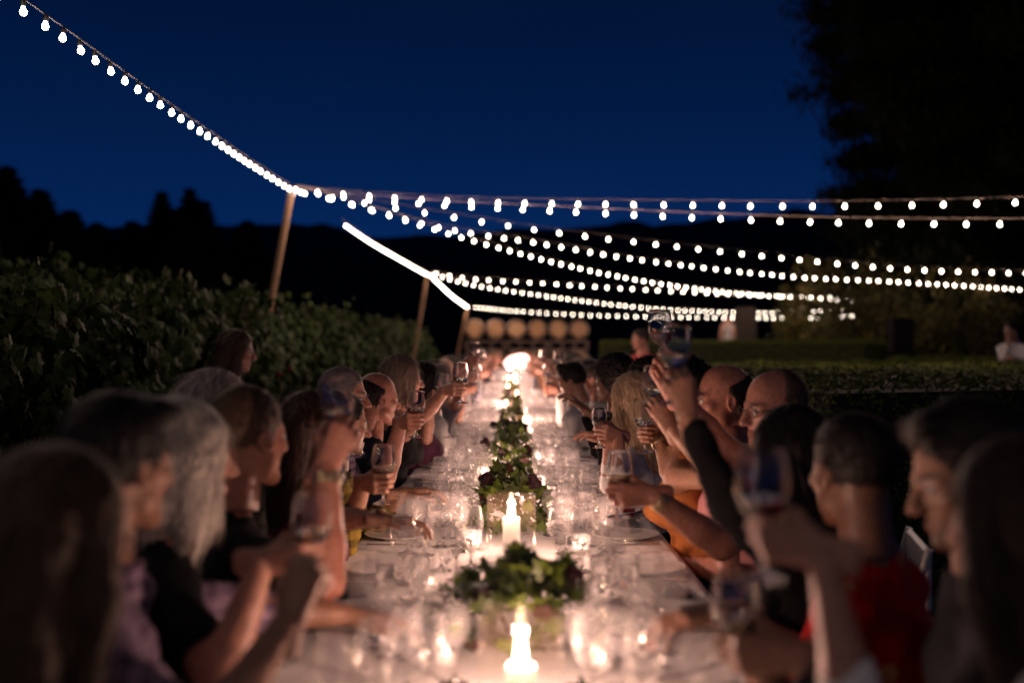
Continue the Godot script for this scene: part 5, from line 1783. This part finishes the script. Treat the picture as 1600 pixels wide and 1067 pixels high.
func right_guests() -> void:
	var black := cloth("black cotton", Color(0.006, 0.006, 0.007))
	var blouse := cloth("white blouse cotton", Color(0.75, 0.72, 0.69))
	guest({"label": "woman at the right edge with long dark hair and a white blouse", "sex": "woman", "head": head_at(1592, 683, 1.72), "face": Vector3(-0.6, -0.1, -0.8), "fwd": Vector3(-0.9, 0, -0.4), "skin": fair, "shirt": blouse, "sleeve": 2, "cuff": 0.42, "hair": "long", "hair_col": Color(0.035, 0.018, 0.012), "cell": 0.018, "chair": "white folding chair under the woman in the white blouse at the right edge",
		"hands": [null, {"g": spot(1192, 762, 1.72), "kind": "red", "label": "glass of red wine held by the woman at the right edge", "hint": Vector3(0.5, -0.85, 0.25)}]})
	guest({"label": "bearded man in profile with a dark jacket near the right edge", "head": head_at(1510, 634, 2.08), "face": Vector3(-0.96, -0.30, 0.0), "fwd": Vector3(-0.95, 0, -0.2), "skin": tan_skin, "shirt": cloth("dark jacket", Color(0.022, 0.022, 0.026)), "sleeve": 2, "collar": true, "hair": "short_thick", "hair_col": Color(0.02, 0.012, 0.009), "beard": 0.8, "cell": 0.018, "chair": "white folding chair under the bearded man",
		"hands": [null, {"g": spot(1150, 950, 1.90), "kind": "white", "label": "low wine glass with golden shine in the bearded man's hand"}]})
	guest({"label": "man with cropped dark hair in a red shirt with pale flowers, back turned", "head": head_at(1332, 646, 2.52, 1.02), "size": 1.03, "face": Vector3(-0.28, -0.05, -0.96), "fwd": Vector3(-0.80, 0, -0.6), "skin": brown, "shirt": red_print(), "sleeve": 1, "collar": true, "hair": "short", "hair_col": Color(0.02, 0.013, 0.010), "cell": 0.016, "chair": "white folding chair under the man in the red shirt",
		"hands": [{"w": spot(1130, 950, 2.75), "dir": Vector3(-0.9, -0.1, -0.2)}, {"w": spot(1140, 960, 2.25), "dir": Vector3(-0.95, -0.05, -0.1)}]})
	guest({"label": "woman with long black hair whose black sleeved arm reaches up", "sex": "woman", "head": head_at(1232, 634, 2.98), "face": Vector3(-0.6, 0.05, -0.8), "fwd": Vector3(-0.85, 0, -0.5), "skin": tan_skin, "shirt": black, "sleeve": 2, "hair": "long", "hair_col": Color(0.012, 0.008, 0.007), "cell": 0.016, "chair": "white folding chair under the woman with long black hair",
		"hands": [null, {"g": spot(1056, 545, 2.80), "label": "big wine glass raised over the bald man's face", "hint": Vector3(0.4, -1, 0.3), "up": Vector3(0.06, 1, 0), "dir": Vector3(-0.25, 0.95, 0.05)}]})
	guest({"label": "smiling man with glasses and thin hair turned toward the table", "head": head_at(1208, 576, 3.72, 1.02), "size": 1.03, "face": Vector3(-0.93, -0.12, 0.28), "fwd": Vector3(-0.95, 0, -0.2), "skin": ruddy, "shirt": cloth("pale blue cotton", Color(0.30, 0.33, 0.42)), "sleeve": 1, "collar": true, "hair": "receding", "hair_col": Color(0.12, 0.075, 0.055), "specs": true, "arm": 1.1, "cell": 0.015, "chair": "white folding chair under the smiling man with glasses",
		"hands": [{"g": spot(1032, 512, 3.72), "kind": "red", "label": "highest wine glass, raised against the string lights", "hint": Vector3(0.0, -1.0, 0.35), "dir": Vector3(-0.45, 0.88, 0.1), "below": 0.125}, {"g": spot(967, 735, 3.38), "label": "wine glass held low over the place setting by the bald man's neighbour", "hint": Vector3(0.3, -1, 0.2)}], "band": 1})
	guest({"label": "bald man in a pink T shirt looking left", "head": head_at(1128, 567, 4.05, 1.03), "size": 1.05, "face": Vector3(-0.98, -0.04, 0.12), "fwd": Vector3(-0.93, 0, -0.35), "skin": ruddy, "shirt": cloth("pink cotton", Color(0.42, 0.20, 0.20)), "sleeve": 1, "hair": "ring", "hair_col": Color(0.022, 0.014, 0.011), "bulk": 1.05, "cell": 0.014, "chair": "white folding chair under the bald man in pink"})
	guest({"label": "woman in an orange top with dark curls behind the raised glasses", "sex": "woman", "head": head_at(1056, 568, 4.15), "face": Vector3(-0.85, 0, -0.4), "fwd": Vector3(-0.9, 0, -0.35), "skin": tan_skin, "shirt": cloth("orange cotton", Color(0.34, 0.12, 0.035)), "sleeve": 0, "hair": "round", "hair_col": Color(0.016, 0.010, 0.008), "cell": 0.015, "band": 0, "chair": "white folding chair under the woman in orange",
		"hands": [{"g": spot(1006, 648, 4.15), "label": "wine glass with pale wine beside the blonde woman's hair", "hint": Vector3(0.8, -1, 0.2)}, {"g": spot(1022, 598, 3.85), "label": "wine glass with a gold band of light, below the highest two", "hint": Vector3(0.8, -1, 0.1), "dir": Vector3(-0.5, 0.85, 0)}]})
	guest({"label": "woman with long blonde hair and a white blouse", "sex": "woman", "head": head_at(988, 583, 5.05), "face": Vector3(-0.72, -0.08, -0.66), "fwd": Vector3(-0.9, 0, -0.4), "skin": fair, "shirt": cloth("cream blouse", Color(0.72, 0.69, 0.66)), "sleeve": 2, "cuff": 0.6, "hair": "long_wavy", "hair_col": Color(0.72, 0.52, 0.32), "cell": 0.014, "chair": "white folding chair under the blonde woman",
		"hands": [{"w": spot(950, 690, 5.2), "dir": Vector3(-0.8, 0.4, 0)}, {"g": spot(936, 648, 4.75), "label": "small wine glass held by the blonde woman", "kind": "small"}]})
	guest({"label": "curly dark haired guest beyond the blonde woman", "head": head_at(1008, 566, 5.8), "face": Vector3(-0.85, 0, -0.5), "skin": tan_skin, "shirt": cloth("brown knit", Color(0.10, 0.05, 0.035)), "sleeve": 2, "hair": "round", "hair_col": Color(0.014, 0.009, 0.008), "cell": 0.017})
	guest({"label": "guest with full round black hair and a black jacket with white collar", "head": head_at(957, 560, 6.5), "face": Vector3(-0.85, -0.05, -0.4), "skin": brown, "shirt": black, "sleeve": 2, "collar": true, "hair": "round", "hair_col": Color(0.010, 0.007, 0.006), "cell": 0.016,
		"hands": [{"w": spot(915, 640, 6.4), "dir": Vector3(-0.6, 0.6, 0)}, null]})
	guest({"label": "sandy haired guest beyond the black jacket", "sex": "woman", "head": head_at(962, 553, 7.3), "face": Vector3(-0.85, 0, -0.4), "skin": fair, "shirt": cloth("plum cotton", Color(0.09, 0.03, 0.06)), "sleeve": 1, "hair": "bob", "hair_col": Color(0.22, 0.12, 0.06), "cell": 0.018})
	guest({"label": "dark haired man in a crumpled white shirt leaning over the table", "head": head_at(893, 568, 8.2), "face": Vector3(-0.9, -0.25, -0.3), "skin": tan_skin, "shirt": cloth("white cotton", Color(0.62, 0.60, 0.58)), "sleeve": 2, "collar": true, "hair": "short_thick", "hair_col": Color(0.014, 0.010, 0.008), "cell": 0.017, "lean": 0.30,
		"hands": [{"g": spot(872, 560, 8.4), "label": "wine glass held up before the man in the crumpled white shirt"}, null]})

func red_print() -> StandardMaterial3D:
	if not texs.has("red flowers"):
		var im := Image.create(256, 256, false, Image.FORMAT_RGB8)
		im.fill(Color(0.70, 0.055, 0.08))
		var r := RandomNumberGenerator.new()
		r.seed = 4
		for k in 4:
			var cx := r.randi_range(30, 225)
			var cy := r.randi_range(30, 225)
			for p in 6:
				var a := TAU * p / 6.0
				for y in range(-9, 10):
					for x in range(-9, 10):
						if x * x + y * y * 2 < 70:
							var q := Vector2(x, y).rotated(a) + Vector2.from_angle(a) * 11.0
							im.set_pixel(posmod(cx + int(q.x), 256), posmod(cy + int(q.y), 256), Color(0.80, 0.66, 0.46))
		texs["red flowers"] = ImageTexture.create_from_image(im)
	return cloth("red flowered cotton", Color(1, 1, 1), texs["red flowers"], 3.2)

func far_guests() -> void:
	var white := cloth("white cotton", Color(0.62, 0.60, 0.58))
	var kinds := [
		{"sex": "woman", "hair": "bob", "hair_col": Color(0.30, 0.20, 0.12), "shirt": cloth("rose cotton", Color(0.36, 0.14, 0.16)), "sleeve": 0, "skin": fair},
		{"sex": "man", "hair": "short", "hair_col": Color(0.05, 0.03, 0.02), "shirt": white, "sleeve": 2, "collar": true, "skin": ruddy},
		{"sex": "woman", "hair": "long", "hair_col": Color(0.02, 0.012, 0.01), "shirt": cloth("navy cotton", Color(0.018, 0.022, 0.045)), "sleeve": 1, "skin": tan_skin},
		{"sex": "man", "hair": "ring", "hair_col": Color(0.12, 0.09, 0.08), "shirt": cloth("pale blue cotton", Color(0.30, 0.33, 0.42)), "sleeve": 1, "collar": true, "skin": fair}]
	for s in [-1.0, 1.0]:
		var who := "left" if s < 0 else "right"
		var protos := []
		for k in 4:
			var d: Dictionary = kinds[(k + (1 if s > 0 else 0)) % 4].duplicate()
			d.head = Vector3(0.66 * s, 1.22 + 0.03 * (k % 2), -9.05 - 0.66 * k)
			d.face = Vector3(-s, -0.05, -0.35 + 0.15 * k)
			d.fwd = Vector3(-s, 0, -0.2)
			d.cell = 0.020
			d.label = "blurred %s far along the %s side of the table" % [["woman in rose", "man in a white shirt", "long haired woman in navy", "man in pale blue"][(k + (1 if s > 0 else 0)) % 4], who]
			d.group = "guests far along the %s side" % who
			if k != 2:
				var g := {"g": Vector3(0.30 * s, 1.22 + 0.06 * k, -8.95 - 0.66 * k), "label": "wine glass raised by a far guest on the %s" % who, "group": "raised glasses far along the table"}
				d.hands = [g, null] if s < 0 else [null, g]
			protos.append(guest(d))
		for k in range(4, 28):
			var p: Node3D = protos[(k * 3 + k / 4) % 4]
			var c := copy_of(p)
			c.position = Vector3(p.position.x + rng.randf_range(-0.06, 0.06), 0, -9.0 - 0.66 * k + rng.randf_range(-0.08, 0.08))
			c.rotation.y = rng.randf_range(-0.18, 0.18)
			c.scale = Vector3.ONE * rng.randf_range(0.95, 1.04)
			if rng.randf() < 0.4:
				var sh: MeshInstance3D = c.get_node("shirt")
				sh.material_override = cloth("grey cotton", Color(0.15, 0.15, 0.17))
				c.set_meta("label", "blurred guest in a grey top far along the %s side of the table" % who)

func standing_people() -> void:
	var dots := cloth("black and white print", Color(1, 1, 1), check_tex("print", Color(0.65, 0.62, 0.60), Color(0.05, 0.05, 0.05), Color(0.2, 0.2, 0.2)), 22.0)
	guest({"label": "young woman with long brown hair standing by the vines", "sex": "woman", "stand": true, "head": head_at(370, 516, 6.7, 0.95), "size": 0.96, "face": Vector3(0.95, -0.15, -0.2), "fwd": Vector3(0.9, 0, -0.4), "skin": fair, "shirt": dots, "sleeve": 1, "hair": "long", "hair_col": Color(0.06, 0.028, 0.016), "cell": 0.015})
	guest({"label": "man in a dark red shirt standing by the far hedge", "stand": true, "head": head_at(1000, 514, 14.2), "face": Vector3(-0.9, -0.1, 0.3), "fwd": Vector3(-0.7, 0, 0.5), "skin": ruddy, "shirt": cloth("dark red cotton", Color(0.26, 0.03, 0.035)), "sleeve": 1, "hair": "short", "hair_col": Color(0.03, 0.02, 0.015), "cell": 0.018})
	var m := head_at(1581, 503, 16.8)
	guest({"label": "man in a white shirt with a hand at his chin at the right edge", "stand": true, "head": m, "face": Vector3(-0.95, -0.1, 0.25), "fwd": Vector3(-0.75, 0, 0.6), "skin": tan_skin, "shirt": cloth("white cotton", Color(0.62, 0.60, 0.58)), "sleeve": 2, "collar": true, "hair": "short_thick", "hair_col": Color(0.014, 0.010, 0.008), "ground": 0.12, "cell": 0.018,
		"hands": [{"w": m + Vector3(-0.10, -0.20, 0.14), "dir": Vector3(0, 1, 0.1), "palm": Vector3(0.8, 0, -0.6), "kind": "fist"}, {"w": m + Vector3(-0.10, -0.42, 0.22), "dir": Vector3(-0.3, 0, -1), "palm": Vector3(1, 0, 0)}]})
	guest({"label": "distant person in a pale top standing beyond the second hedge", "stand": true, "head": head_at(1136, 489, 36.0), "face": Vector3(-0.3, 0, -0.9), "skin": tan_skin, "shirt": cloth("pale grey cotton", Color(0.20, 0.19, 0.18)), "sleeve": 0, "hair": "short", "hair_col": Color(0.02, 0.014, 0.010), "ground": 0.65, "cell": 0.022})

func small_things() -> void:
	# loudspeaker on its stand
	var c := spot(1408, 525, 22.0)
	var t := thing("loudspeaker", "tall black loudspeaker on a stand behind the hedge", "loudspeaker", Vector3(c.x, 0, c.z))
	var g := Geo.new()
	g.box(Vector3(-0.20, c.y - 0.35, -0.18), Vector3(0.20, c.y + 0.35, 0.18), Transform3D(), 0.03)
	part("cabinet", g.mesh(mat("speaker cabinet", Color(0.008, 0.008, 0.008), 0.8, {"metallic_specular": 0.1})), t)
	g = Geo.new()
	g.box(Vector3(-0.175, c.y - 0.32, 0.181), Vector3(0.175, c.y + 0.32, 0.190), Transform3D(), 0.004)
	part("grille", g.mesh(mat("speaker grille", Color(0.008, 0.008, 0.008), 0.95, {"metallic_specular": 0.1})), t)
	g = Geo.new()
	g.tube([Vector3(0, 0.10, 0), Vector3(0, c.y - 0.352, 0)], 0.018, 0.018, 10)
	part("stand_pole", g.mesh(mat("stand steel", Color(0.03, 0.03, 0.03), 0.4, {"metallic": 0.6})), t)
	for k in 3:
		g = Geo.new()
		var a := TAU * k / 3.0
		g.tube([Vector3(0, 0.62, 0), Vector3(cos(a) * 0.45, 0.01, sin(a) * 0.45)], 0.012, 0.012, 8)
		part("leg", g.mesh(mats["stand steel"]), t)
	# the dark post that hides part of the lowest strings
	var p := spot(1165, 480, 28.5)
	g = Geo.new()
	var pr := rise(p.x, p.z)
	g.tube([Vector3(0, 0, 0), Vector3(0.02, (p.y - pr) * 0.5, 0), Vector3(0, p.y - pr, 0)], 0.30, 0.25, 14)
	single("dark_post", g.mesh(mat("dark bark", Color(0.02, 0.015, 0.01), 0.95)), "thick dark stump hiding part of the lowest strings", "stump", Vector3(p.x, pr, p.z))
	# wine red napkin, and a red rose at the end of a vine row
	g = Geo.new()
	g.box(Vector3(-0.07, 0, -0.10), Vector3(0.07, 0.012, 0.10), Transform3D(), 0.004)
	g.box(Vector3(-0.05, 0.013, -0.09), Vector3(0.06, 0.026, 0.07), Transform3D(Basis.from_euler(Vector3(0, 0.4, 0))), 0.005)
	var q := spot(962, 800, 4.85)
	single("folded_napkin", g.mesh(cloth("wine red napkin", Color(0.16, 0.012, 0.025))), "wine red napkin folded by the low held glass", "napkin", Vector3(q.x, TABLE + 0.006, q.z))
	var rb := thing("rose_bush", "small bush with two red roses at the end of a vine row", "bush", Vector3(-2.05, 0, -10.6))
	var st := Geo.new()
	for k in 4:
		st.tube([Vector3(0, 0, 0), Vector3(0.05 * (k - 1.5), 0.6, 0.04 * k), Vector3(0.10 * (k - 1.5), 1.2 + 0.05 * k, 0.02)], 0.012, 0.005, 5)
	part("stems", st.mesh(bark()), rb)
	for k in 2:
		var o := part("bloom", dupes["rose"].duplicate(), rb, Vector3(0.10 * (k - 1.5), 1.24 + 0.05 * k, 0.02))
		o.set_surface_override_material(0, mat("red rose petals", Color(0.16, 0.006, 0.015), 0.7))
		o.scale = Vector3.ONE * 0.026
